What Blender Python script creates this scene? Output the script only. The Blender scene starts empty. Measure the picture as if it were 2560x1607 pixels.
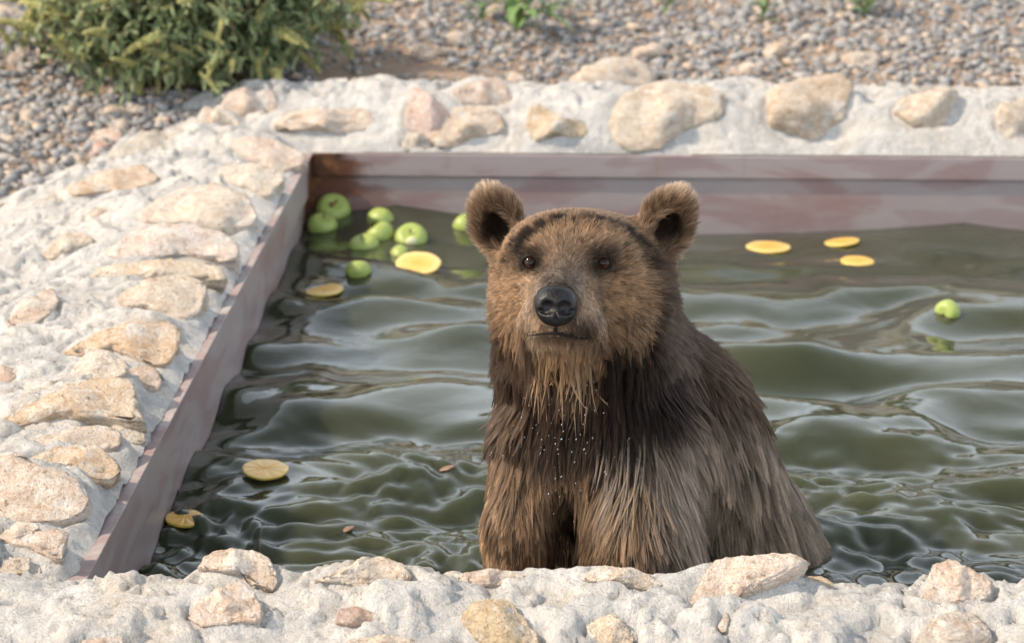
import bpy, bmesh, math, random
import numpy as np
from mathutils import Vector, Matrix

random.seed(7)
rng = np.random.default_rng(11)
SC = bpy.context.scene
COL = SC.collection

# ------------------------------------------------------------------ camera
FPX = 6000.0                      # focal length in photo pixels (photo is 2560 x 1607)
PITCH, YAW, CAM_H = math.radians(16.24), math.radians(1.88), 1.43
cam = bpy.data.cameras.new('camera')
cam.sensor_width = 36.0
cam.lens = 36.0 * FPX / 2560.0
cam.clip_start, cam.clip_end = 0.1, 400.0
cam_ob = bpy.data.objects.new('camera', cam)
cam_ob.location = (0, 0, CAM_H)
cam_ob.rotation_euler = (math.pi / 2 - PITCH, 0, YAW)
COL.objects.link(cam_ob)
SC.camera = cam_ob
cam.dof.use_dof = True
cam.dof.focus_distance = 3.36
cam.dof.aperture_fstop = 6.2

# ------------------------------------------------------------------ sky, sun, exposure
SUN_EL, SUN_AZ = math.radians(42), math.radians(258)   # compass angle of the sun, clockwise from +Y
world = bpy.data.worlds.new('World')
SC.world = world
world.use_nodes = True
wn = world.node_tree.nodes
sky = wn.new('ShaderNodeTexSky')
sky.sky_type = 'NISHITA'
sky.sun_disc = False
sky.sun_elevation = SUN_EL
sky.sun_rotation = SUN_AZ
sky.air_density, sky.dust_density, sky.ozone_density = 1.0, 3.0, 1.0
wl = world.node_tree.links                                  # summer haze: paler towards the horizon, the same all round
def wmath(op, a, b):
    n = wn.new('ShaderNodeMath'); n.operation = op
    for k, v in enumerate((a, b)):
        if hasattr(v, 'is_output'): wl.new(v, n.inputs[k])
        else: n.inputs[k].default_value = v
    return n.outputs[0]
wdir = wn.new('ShaderNodeSeparateXYZ'); wl.new(wn.new('ShaderNodeTexCoord').outputs['Generated'], wdir.inputs[0])
up_ = wmath('MAXIMUM', wdir.outputs[2], 0.0)
veil_k = wmath('ADD', wmath('MULTIPLY', wmath('POWER', wmath('SUBTRACT', 1.0, up_), 1.3), 20.0), 1.2)
veil = wn.new('ShaderNodeVectorMath'); veil.operation = 'SCALE'
veil.inputs[0].default_value = (0.92, 1.0, 1.09); wl.new(veil_k, veil.inputs['Scale'])
thin = wn.new('ShaderNodeVectorMath'); thin.operation = 'SCALE'; thin.inputs['Scale'].default_value = 0.28
wl.new(sky.outputs[0], thin.inputs[0])
both = wn.new('ShaderNodeVectorMath'); both.operation = 'ADD'
wl.new(veil.outputs[0], both.inputs[0]); wl.new(thin.outputs[0], both.inputs[1])
wl.new(both.outputs[0], wn['Background'].inputs[0])
wn['Background'].inputs[1].default_value = 0.12
sun = bpy.data.lights.new('sun', 'SUN')
sun.energy = 4.8
sun.angle = math.radians(2.0)
sun.color = (1.0, 0.84, 0.66)
sun_ob = bpy.data.objects.new('sun', sun)
S = Vector((math.sin(SUN_AZ) * math.cos(SUN_EL), math.cos(SUN_AZ) * math.cos(SUN_EL), math.sin(SUN_EL)))
sun_ob.rotation_euler = S.to_track_quat('Z', 'Y').to_euler()
sun_ob.location = S * 20
COL.objects.link(sun_ob)
SC.view_settings.view_transform = 'Standard'
SC.view_settings.look = 'None'
SC.view_settings.exposure = 0.33
SC.view_settings.gamma = 1.0
SC.view_settings.use_curve_mapping = False
SC.render.engine = 'CYCLES'
SC.cycles.max_bounces = 8
SC.cycles.diffuse_bounces = 3
SC.cycles.glossy_bounces = 4
SC.cycles.transmission_bounces = 6
SC.cycles.caustics_reflective = False
SC.cycles.caustics_refractive = False
SC.cycles.use_denoising = True
SC.cycles_curves.shape = 'RIBBONS'
SC.cycles_curves.subdivisions = 2

# ------------------------------------------------------------------ measuring helpers: photo pixel -> place in the world
def _rx(a): return np.array([[1, 0, 0], [0, math.cos(a), -math.sin(a)], [0, math.sin(a), math.cos(a)]])
def _rz(a): return np.array([[math.cos(a), -math.sin(a), 0], [math.sin(a), math.cos(a), 0], [0, 0, 1]])
CM = _rz(YAW) @ _rx(math.pi / 2 - PITCH)
CC = np.array([0, 0, CAM_H])
def ray(px, py): return CM @ np.array([(px - 1280) / FPX, -(py - 803.5) / FPX, -1.0])
def at_z(px, py, z):
    d = ray(px, py); return CC + d * ((z - CAM_H) / d[2])
def at_y(px, py, y):
    d = ray(px, py); return CC + d * (y / d[1])
def at_field(px, py, fn, y0=2.4, y1=9.0, n=900):
    """first point where the sight line through a photo pixel meets the height field fn"""
    d = ray(px, py)
    t = np.linspace(y0, y1, n) / d[1]
    P = CC[None] + d[None] * t[:, None]
    below = P[:, 2] < fn(P[:, 0], P[:, 1])
    k = int(np.argmax(below)) if below.any() else n - 1
    return P[k]
def scale_at(p):                  # photo pixels per metre at a place
    return FPX / -(CM.T @ (np.asarray(p) - CC))[2]

# ------------------------------------------------------------------ noise
def _hash(ix, iy, iz, seed):
    h = (ix.astype(np.int64) * 374761393 + iy.astype(np.int64) * 668265263 + iz.astype(np.int64) * 2147483647 + seed * 1274126177) & 0xFFFFFFFF
    h = ((h ^ (h >> 13)) * 1274126177) & 0xFFFFFFFF
    h = ((h ^ (h >> 16)) * 2246822519) & 0xFFFFFFFF
    return (h ^ (h >> 15)) & 0xFFFFFFFF
_G = np.array([[1,1,0],[-1,1,0],[1,-1,0],[-1,-1,0],[1,0,1],[-1,0,1],[1,0,-1],[-1,0,-1],[0,1,1],[0,-1,1],[0,1,-1],[0,-1,-1]], float)
def perlin(x, y, z=0.0, seed=0):
    x, y, z = np.broadcast_arrays(np.asarray(x, float), np.asarray(y, float), np.asarray(z, float))
    xi, yi, zi = np.floor(x), np.floor(y), np.floor(z)
    fx, fy, fz = x - xi, y - yi, z - zi
    u, v, w = (t * t * t * (t * (t * 6 - 15) + 10) for t in (fx, fy, fz))
    out = 0
    for dx in (0, 1):
        for dy in (0, 1):
            for dz in (0, 1):
                g = _G[_hash(xi + dx, yi + dy, zi + dz, seed) % 12]
                d = g[..., 0] * (fx - dx) + g[..., 1] * (fy - dy) + g[..., 2] * (fz - dz)
                out = out + d * (u if dx else 1 - u) * (v if dy else 1 - v) * (w if dz else 1 - w)
    return out
def fbm(x, y, z=0.0, octaves=4, seed=0, gain=0.5):
    a, s, out = 1.0, 1.0, 0
    for o in range(octaves):
        out = out + a * perlin(np.asarray(x) * s, np.asarray(y) * s, np.asarray(z) * s, seed + o)
        a *= gain; s *= 2.03
    return out
def smooth(a, b, x):
    t = np.clip((np.asarray(x, float) - a) / (b - a), 0, 1); return t * t * (3 - 2 * t)

# ------------------------------------------------------------------ object helpers
def new_mesh(name, verts, faces, mat, smooth_shade=True):
    me = bpy.data.meshes.new(name)
    verts = np.asarray(verts, np.float32)
    if isinstance(faces, np.ndarray):
        nf, k = faces.shape
        me.vertices.add(len(verts)); me.vertices.foreach_set('co', verts.ravel())
        me.loops.add(nf * k); me.loops.foreach_set('vertex_index', faces.astype(np.int32).ravel())
        me.polygons.add(nf)
        me.polygons.foreach_set('loop_start', np.arange(0, nf * k, k, dtype=np.int32))
        me.update(calc_edges=True); me.validate()
    else:
        me.from_pydata([tuple(map(float, v)) for v in verts], [], [tuple(map(int, f)) for f in faces])
    if smooth_shade and len(me.polygons):
        me.polygons.foreach_set('use_smooth', np.ones(len(me.polygons), bool))
    for m in (mat if isinstance(mat, (list, tuple)) else [mat]):
        if m: me.materials.append(m)
    me.update()
    return me
def link(name, data, parent=None, loc=None, rot=None, scale=None):
    o = bpy.data.objects.new(name, data); COL.objects.link(o)
    if parent is not None: o.parent = parent
    if loc is not None: o.location = loc
    if rot is not None: o.rotation_euler = rot
    if scale is not None: o.scale = scale
    return o
def obj(name, verts, faces, mat, parent=None, smooth_shade=True, loc=None, rot=None):
    return link(name, new_mesh(name, verts, faces, mat, smooth_shade), parent, loc, rot)
def tag(o, label=None, cat=None, group=None, kind=None):
    for k, v in (('label', label), ('category', cat), ('group', group), ('kind', kind)):
        if v: o[k] = v
    return o
def empty(name, loc, label, cat, group=None):
    o = link(name, None, loc=loc); o.empty_display_size = 0.05
    return tag(o, label, cat, group)
def point_colors(me, cols, name='tint'):
    a = me.attributes.new(name, 'FLOAT_COLOR', 'POINT')
    a.data.foreach_set('color', np.c_[cols, np.ones(len(cols))].astype(np.float32).ravel())
def grid_faces(nx, ny):           # vertex index = i * ny + j
    i, j = np.meshgrid(np.arange(nx - 1), np.arange(ny - 1), indexing='ij')
    a = (i * ny + j).ravel()
    return np.c_[a, a + ny, a + ny + 1, a + 1]
def tube(path, radii, sides=8, cap=True):
    path = np.asarray(path, float); n = len(path)
    radii = np.broadcast_to(np.asarray(radii, float), (n,))
    V, F = [], []
    ref = np.array([0.31, 0.17, 0.93])
    for k in range(n):
        t = path[min(k + 1, n - 1)] - path[max(k - 1, 0)]; t /= np.linalg.norm(t) + 1e-9
        a = np.cross(t, ref); a /= np.linalg.norm(a) + 1e-9; b = np.cross(t, a)
        for s in range(sides):
            q = 2 * math.pi * s / sides
            V.append(path[k] + radii[k] * (math.cos(q) * a + math.sin(q) * b))
    for k in range(n - 1):
        for s in range(sides):
            s2 = (s + 1) % sides
            F.append((k * sides + s, k * sides + s2, (k + 1) * sides + s2, (k + 1) * sides + s))
    if cap:
        F.append(tuple(range(sides - 1, -1, -1))); F.append(tuple((n - 1) * sides + s for s in range(sides)))
    return V, F
def box(x0, x1, y0, y1, z0, z1):
    V = [(x, y, z) for x in (x0, x1) for y in (y0, y1) for z in (z0, z1)]
    F = [(0, 1, 3, 2), (4, 6, 7, 5), (0, 4, 5, 1), (2, 3, 7, 6), (0, 2, 6, 4), (1, 5, 7, 3)]
    return V, F
def merge(parts):
    V, F = [], []
    for v, f in parts:
        k = len(V); V += [tuple(p) for p in v]; F += [tuple(i + k for i in q) for q in f]
    return V, F
_ICO = {}
def ico(sub):
    if sub not in _ICO:
        bm = bmesh.new(); bmesh.ops.create_icosphere(bm, subdivisions=sub, radius=1.0)
        bm.verts.ensure_lookup_table()
        _ICO[sub] = (np.array([v.co[:] for v in bm.verts]), np.array([[v.index for v in f.verts] for f in bm.faces]))
        bm.free()
    return _ICO[sub]

# ------------------------------------------------------------------ material helpers
class Mat:
    def __init__(self, name):
        self.m = bpy.data.materials.new(name); self.m.use_nodes = True
        self.n = self.m.node_tree.nodes; self.l = self.m.node_tree.links
        self.b = self.n['Principled BSDF']
    def set(self, node, key, val):
        s = node.inputs[key]
        if hasattr(val, 'is_output'): self.l.new(val, s)
        else: s.default_value = (*val, 1.0) if isinstance(val, tuple) and len(val) == 3 and s.type == 'RGBA' else val
    def node(self, typ, ins=None, **props):
        n = self.n.new('ShaderNode' + typ)
        for k, v in props.items(): setattr(n, k, v)
        for k, v in (ins or {}).items(): self.set(n, k, v)
        return n
    def coord(self, kind='Object'): return self.node('TexCoord').outputs[kind]
    def noise(self, vec, scale, detail=4.0, rough=0.55, dist=0.0):
        return self.node('TexNoise', {'Vector': vec, 'Scale': scale, 'Detail': detail, 'Roughness': rough, 'Distortion': dist}).outputs['Fac']
    def voronoi(self, vec, scale, feature='F1', out='Distance'):
        return self.node('TexVoronoi', {'Vector': vec, 'Scale': scale}, feature=feature).outputs[out]
    def mapping(self, vec, scale): return self.node('Mapping', {'Vector': vec, 'Scale': scale}).outputs[0]
    def ramp(self, fac, *stops):
        r = self.node('ValToRGB', {'Fac': fac}); e = r.color_ramp.elements
        while len(e) < len(stops): e.new(0.5)
        for k, (p, c) in enumerate(stops):
            e[k].position = p; e[k].color = (*c, 1) if isinstance(c, tuple) else (c, c, c, 1)
        return r.outputs[0]
    def mix(self, fac, a, b, blend='MIX'):
        x = self.node('Mix', data_type='RGBA', blend_type=blend)
        for idx, v in ((0, fac), (6, a), (7, b)):
            s = x.inputs[idx]
            if hasattr(v, 'is_output'): self.l.new(v, s)
            else: s.default_value = (*v, 1) if isinstance(v, tuple) else v
        return x.outputs[2]
    def math(self, op, a, b=0.0):
        x = self.node('Math', operation=op); self.set(x, 0, a); self.set(x, 1, b); return x.outputs[0]
    def bump(self, height, strength=0.5, dist=0.01, normal=None):
        ins = {'Height': height, 'Strength': strength, 'Distance': dist}
        if normal is not None: ins['Normal'] = normal
        return self.node('Bump', ins).outputs[0]
    def out(self, color=None, rough=None, normal=None, spec=None, **kw):
        if color is not None: self.set(self.b, 'Base Color', color)
        if rough is not None: self.set(self.b, 'Roughness', rough)
        if normal is not None: self.set(self.b, 'Normal', normal)
        if spec is not None: self.set(self.b, 'Specular IOR Level', spec)
        for k, v in kw.items(): self.set(self.b, k.replace('_', ' '), v)
        return self.m

def mat_mortar():
    M = Mat('mortar'); c = M.coord()
    big = M.noise(c, 3.6, 7, 0.66, 0.8); mid = M.noise(c, 22.0, 6, 0.65, 0.8); fine = M.noise(c, 120.0, 5, 0.7)
    base = M.ramp(big, (0.32, (0.33, 0.328, 0.322)), (0.43, (0.47, 0.46, 0.445)), (0.54, (0.58, 0.555, 0.52)), (0.63, (0.53, 0.48, 0.42)), (0.73, (0.45, 0.385, 0.315)))
    base = M.mix(M.ramp(mid, (0.52, 0.0), (0.66, 0.8)), base, (0.42, 0.415, 0.40))
    base = M.mix(M.ramp(fine, (0.55, 0.0), (0.72, 0.45)), base, (0.30, 0.285, 0.265))
    cr = M.ramp(M.voronoi(M.mix(0.25, c, M.node('TexNoise', {'Vector': c, 'Scale': 14.0}).outputs['Color']), 5.5, 'DISTANCE_TO_EDGE'), (0.0, 1.0), (0.012, 0.0))
    crumb = M.node('Attribute', attribute_name='crumb').outputs['Fac']
    base = M.mix(M.math('MULTIPLY', crumb, M.ramp(mid, (0.36, 0.15), (0.56, 0.7))), base, (0.42, 0.41, 0.395))
    crack = M.math('MULTIPLY', cr, M.ramp(M.noise(c, 3.3, 2), (0.60, 0.0), (0.70, 0.35)))
    base = M.mix(crack, base, (0.17, 0.155, 0.14))
    mott = M.noise(c, 48.0, 5, 0.75, 0.5)
    base = M.mix(M.ramp(mott, (0.56, 0.0), (0.68, 0.5)), base, (0.42, 0.40, 0.37))
    base = M.mix(M.ramp(mott, (0.36, 0.6), (0.48, 0.0)), base, (0.66, 0.635, 0.60))
    speck = M.ramp(M.noise(c, 75.0, 2, 0.5), (0.70, 0.0), (0.76, 0.7))
    base = M.mix(speck, base, (0.20, 0.20, 0.20))
    swipe = M.noise(M.mapping(c, (14.0, 60.0, 30.0)), 1.0, 4, 0.6, 0.7)
    nb = M.bump(mid, 0.6, 0.018)
    nb = M.bump(swipe, 0.5, 0.010, nb)
    nb = M.bump(M.noise(c, 60.0, 6, 0.75), 0.6, 0.007, nb)
    nb = M.bump(fine, 0.6, 0.004, nb)
    nb = M.bump(M.math('MULTIPLY', crack, -1.0), 0.6, 0.004, nb)
    return M.out(base, 0.92, nb, 0.2)

def mat_stone():
    M = Mat('limestone'); c = M.coord()
    info = M.node('ObjectInfo')
    rnd = info.outputs['Random']
    off = M.node('VectorMath', {0: c}, operation='ADD')
    comb = M.node('CombineXYZ', {'X': M.math('MULTIPLY', rnd, 37.0), 'Y': M.math('MULTIPLY', rnd, 91.0), 'Z': 0.0})
    M.l.new(comb.outputs[0], off.inputs[1]); c = off.outputs[0]
    big = M.noise(c, 9.0, 5, 0.6, 0.7); mid = M.noise(c, 30.0, 6, 0.68, 1.0); fine = M.noise(c, 140.0, 4, 0.7)
    tint = info.outputs['Color']
    pale = M.mix(0.6, tint, (0.74, 0.64, 0.53))
    warm = M.mix(0.5, tint, (0.50, 0.32, 0.19))
    base = M.mix(M.ramp(big, (0.40, 0.0), (0.58, 1.0)), tint, pale)
    base = M.mix(M.ramp(mid, (0.48, 0.0), (0.62, 0.85)), base, warm)
    veins = M.ramp(M.noise(M.mapping(c, (9.0, 9.0, 42.0)), 1.0, 5, 0.65, 1.6), (0.50, 0.0), (0.53, 0.45), (0.56, 0.0))
    base = M.mix(veins, base, (0.36, 0.22, 0.13))
    dust = M.ramp(M.noise(c, 16.0, 6, 0.7, 0.4), (0.56, 0.0), (0.64, 0.75))
    base = M.mix(dust, base, (0.62, 0.60, 0.57))
    mott = M.noise(c, 55.0, 5, 0.72, 0.6)
    base = M.mix(M.ramp(mott, (0.57, 0.0), (0.70, 0.45)), base, M.mix(0.5, tint, (0.34, 0.25, 0.18)))
    base = M.mix(M.ramp(mott, (0.35, 0.7), (0.48, 0.0)), base, (0.80, 0.73, 0.65))
    pits = M.ramp(M.noise(c, 90.0, 3, 0.6), (0.28, 0.7), (0.36, 0.0))
    base = M.mix(pits, base, (0.20, 0.14, 0.10))
    nb = M.bump(mid, 0.6, 0.020)
    nb = M.bump(M.noise(c, 70.0, 6, 0.72), 0.75, 0.009, nb)
    nb = M.bump(fine, 0.6, 0.004, nb)
    nb = M.bump(M.math('MULTIPLY', pits, -1.0), 0.5, 0.004, nb)
    return M.out(base, 0.85, nb, 0.25)

def mat_attr(name, attr='tint', rough=0.85, bump_scale=60.0, bump=0.4, spec=0.3):
    M = Mat(name)
    a = M.node('Attribute', attribute_name=attr).outputs['Color']; c = M.coord()
    n = M.noise(c, bump_scale, 4, 0.6)
    col = M.mix(M.ramp(n, (0.35, 0.0), (0.7, 0.35)), a, (0.42, 0.38, 0.33))
    return M.out(col, rough, M.bump(n, bump, 0.004), spec)

def mat_ground():
    M = Mat('dry_earth'); c = M.coord()
    n1 = M.noise(c, 2.2, 5, 0.6); n2 = M.noise(c, 30.0, 6, 0.7); n3 = M.noise(c, 0.25, 4, 0.6)
    col = M.ramp(n1, (0.3, (0.25, 0.175, 0.125)), (0.6, (0.32, 0.23, 0.165)))
    col = M.mix(M.ramp(n2, (0.45, 0.0), (0.65, 0.6)), col, (0.30, 0.26, 0.22))
    return M.out(col, 0.95, M.bump(n2, 0.7, 0.02), 0.15)

def mat_hill():
    M = Mat('scrubby_hillside'); c = M.coord()
    n1 = M.noise(c, 0.35, 6, 0.65); n2 = M.noise(c, 2.5, 5, 0.7)
    col = M.ramp(n1, (0.40, (0.028, 0.030, 0.014)), (0.58, (0.055, 0.045, 0.028)), (0.74, (0.12, 0.09, 0.06)))
    col = M.mix(M.ramp(n2, (0.5, 0.0), (0.65, 0.7)), col, (0.035, 0.045, 0.018))
    return M.out(col, 0.95, M.bump(n2, 1.0, 0.3), 0.1)

def mat_steel():
    M = Mat('primed_steel'); c = M.coord()
    n1 = M.noise(M.mapping(c, (2.2, 2.2, 7.0)), 1.0, 4, 0.55, 0.6); n2 = M.noise(M.mapping(c, (9, 9, 30)), 1.0, 6, 0.65); n3 = M.noise(c, 160.0, 3)
    col = M.ramp(n1, (0.34, (0.295, 0.205, 0.20)), (0.43, (0.31, 0.24, 0.235)), (0.45, (0.345, 0.295, 0.29)), (0.56, (0.355, 0.32, 0.312)), (0.585, (0.32, 0.262, 0.258)), (0.72, (0.29, 0.215, 0.21)))
    col = M.mix(M.ramp(n2, (0.45, 0.0), (0.7, 0.35)), col, (0.42, 0.39, 0.37))
    geo = M.node('NewGeometry').outputs['Position']
    # rust that ran down in the far corner, where two walls meet
    d = M.node('VectorMath', {0: geo}, operation='DISTANCE'); d.inputs[1].default_value = (-0.68, 5.82, 0.10)
    rust_m = M.math('ADD', d.outputs['Value'], M.math('MULTIPLY', M.math('SUBTRACT', n2, 0.5), 0.16))
    rust = M.ramp(M.noise(c, 24, 5, 0.65), (0.35, (0.045, 0.022, 0.014)), (0.55, (0.13, 0.055, 0.024)), (0.68, (0.26, 0.125, 0.045)))
    col = M.mix(M.ramp(rust_m, (0.085, 1.0), (0.14, 0.0)), col, rust)
    d2 = M.node('VectorMath', {0: geo}, operation='DISTANCE'); d2.inputs[1].default_value = (-0.58, 5.83, 0.03)
    m2 = M.math('ADD', d2.outputs['Value'], M.math('MULTIPLY', M.math('SUBTRACT', n2, 0.5), 0.30))
    col = M.mix(M.ramp(m2, (0.06, 0.6), (0.11, 0.0)), col, (0.16, 0.06, 0.045))
    streak = M.ramp(M.noise(M.mapping(c, (16, 16, 0.8)), 1.0, 3, 0.5), (0.66, 0.0), (0.72, 0.6))
    col = M.mix(streak, col, (0.30, 0.21, 0.15))
    col = M.mix(1.0, col, (0.80, 0.765, 0.765), 'MULTIPLY')
    return M.out(col, 0.42, M.bump(n3, 0.08, 0.002), 0.4)

def mat_plate():                   # top of the rim: red primer under cement smears
    M = Mat('smeared_primer'); c = M.coord()
    n1 = M.noise(M.mapping(c, (9, 7, 6)), 1.0, 7, 0.72, 0.6); n2 = M.noise(c, 90, 4)
    col = M.ramp(n1, (0.36, (0.26, 0.175, 0.168)), (0.46, (0.29, 0.22, 0.21)), (0.57, (0.34, 0.30, 0.285)), (0.68, (0.42, 0.40, 0.375)))
    return M.out(col, 0.75, M.bump(n1, 0.4, 0.004), 0.3)

def mat_water():
    M = Mat('murky_water'); c = M.coord()
    n = M.noise(c, 3.0, 3, 0.5)
    col = M.ramp(n, (0.35, (0.034, 0.041, 0.022)), (0.65, (0.047, 0.052, 0.028)))
    r1 = M.noise(M.mapping(c, (26, 60, 1)), 1.0, 3, 0.5, 0.3)
    return M.out(col, 0.025, M.bump(r1, 0.10, 0.004), 0.5, IOR=1.38, Subsurface_Weight=1.0, Subsurface_Radius=(1.0, 1.0, 0.8), Subsurface_Scale=0.22)

def mat_leaf(name, c1, c2, c3):
    M = Mat(name); c = M.coord(); info = M.node('ObjectInfo').outputs['Random']
    geo = M.node('NewGeometry').outputs['Random Per Island']
    r = M.math('FRACT', M.math('ADD', info, geo))
    col = M.ramp(r, (0.0, c1), (0.5, c2), (1.0, c3))
    col = M.mix(M.ramp(M.noise(c, 60, 4), (0.45, 0.0), (0.7, 0.5)), col, c3)
    return M.out(col, 0.6, M.bump(M.noise(c, 120, 3), 0.3, 0.003), 0.35, Subsurface_Weight=0.0)

MORTAR, STONE, GROUND, HILL, STEEL, PLATE, WATER = mat_mortar(), mat_stone(), mat_ground(), mat_hill(), mat_steel(), mat_plate(), mat_water()

# ================================================================== the place: levels and outlines
XL, YB, YF, ZR = -0.687, 5.815, 3.064, 0.165     # tank: left side, far side, near side, rim height
XR, XEND = 2.15, 2.3
def ground_h(x, y):
    x, y = np.asarray(x, float), np.asarray(y, float)
    back = smooth(5.4, 6.3, y)
    z = 0.10 * (1 - back) + back * (0.235 + 0.085 * np.clip(y - 6.2, 0, 3.0) + 0.42 * np.clip(y - 9.2, 0, 5.9))
    z = np.where(y < 3.6, np.minimum(z, 0.10 - 0.35 * smooth(3.4, 2.3, y)), z)
    z = z + 0.03 * smooth(0.2, 0.9, x) * back
    return z + 0.014 * fbm(x * 2.1, y * 2.1, 0, 4, 5) + 0.10 * fbm(x * 0.5, y * 0.5, 0, 3, 8) * smooth(8, 12, y)

# ground sheet to the horizon: fine near the pool, coarse far away
gx = np.concatenate([np.linspace(-160, -6, 26)[:-1], np.linspace(-6, 6, 200), np.linspace(6, 160, 26)[1:]])
gy = np.concatenate([np.linspace(-60, 1.5, 20)[:-1], np.linspace(1.5, 10, 150), np.linspace(10, 40, 60)[1:], np.linspace(40, 200, 16)[1:]])
X, Y = np.meshgrid(gx, gy, indexing='ij')
Z = ground_h(X, Y)
hole = (X > XL - 0.05) & (X < XR + 0.05) & (Y > YF - 0.05) & (Y < YB + 0.05)
Z[hole] = -0.8
fc = grid_faces(len(gx), len(gy))
tag(obj('ground', np.c_[X.ravel(), Y.ravel(), Z.ravel()], fc, [GROUND, HILL]), kind='structure')
gm = bpy.data.objects['ground'].data
cy = np.array([p.center.y for p in gm.polygons])
gm.polygons.foreach_set('material_index', (cy > 10.5).astype(np.int32)); gm.update()

# ================================================================== masonry height field
_prof = {
    'l': ([-.2, 0, .018, .030, .055, .16, .32, .50, .66, .80, 1.2], [-.03, -.010, .002, .006, .016, .038, .030, -.006, -.060, -.13, -.4]),
    'b': ([-.2, 0, .006, .03, .07, .12, .17, .24, .32, .42, .6], [-.05, -.008, .005, .045, .088, .116, .124, .118, .085, .01, -.3]),
    'f': ([-.2, 0, .03, .06, .10, .16, .28, .42, .60, .90], [-.05, -.02, .000, .018, .034, .036, .016, -.025, -.11, -.4]),
}
def base_h(x, y):
    x, y = np.asarray(x, float), np.asarray(y, float)
    wob = 0.02 * fbm(x * 3, y * 3, 0, 3, 21)
    d = np.stack([XL - x, y - YB, YF - y])
    w = np.exp((d - d.max(0)) / 0.045); w /= w.sum(0)
    h = sum(w[k] * np.interp(d[k] + wob * smooth(.06, .15, d[k]), *_prof[q]) for k, q in enumerate('lbf'))
    dm = d.max(0)
    h = ZR + h
    amp = smooth(0.0, 0.12, dm)
    h = h + amp * (0.020 * fbm(x * 4.5, y * 4.5, 0, 2, 31) + 0.0035 * fbm(x * 15, y * 15, 0, 3, 32))
    ridge = 0.006 - np.abs(fbm(x * 8 + .4 * h, y * 8, 0, 3, 33)) * 0.012
    h = h + amp * np.clip(ridge, -0.004, 0.006) * smooth(-.1, .25, fbm(x * 3, y * 3, 2, 2, 36)) + 0.0022 * fbm(x * 60, y * 60, 0, 3, 35) * smooth(-.02, .06, dm)
    rough = smooth(-.05, .25, fbm(x * 4.2, y * 4.2, 5, 2, 37))
    h = h + amp * (0.0016 * fbm(x * 34, y * 34, 0, 3, 38, .6) + .28 * rough * (0.010 * np.abs(fbm(x * 26, y * 26, 3, 3, 39, .6)) - .002))
    h = h + amp * 0.006 * fbm((x + .5 * y) * 7, (y - .4 * x) * 30, 0, 3, 40) * (1 - rough)
    for fq, sd, hg in ((4.5, 61, .013), (7.5, 62, .009), (12.0, 63, .005)):      # trowelled sheets lying over one another
        n_ = fbm(x * fq + .5 * y, y * fq * 1.25, 0, 4, sd, .55)
        h = h + amp * hg * smooth(-.018, .018, n_)
    return h

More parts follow.
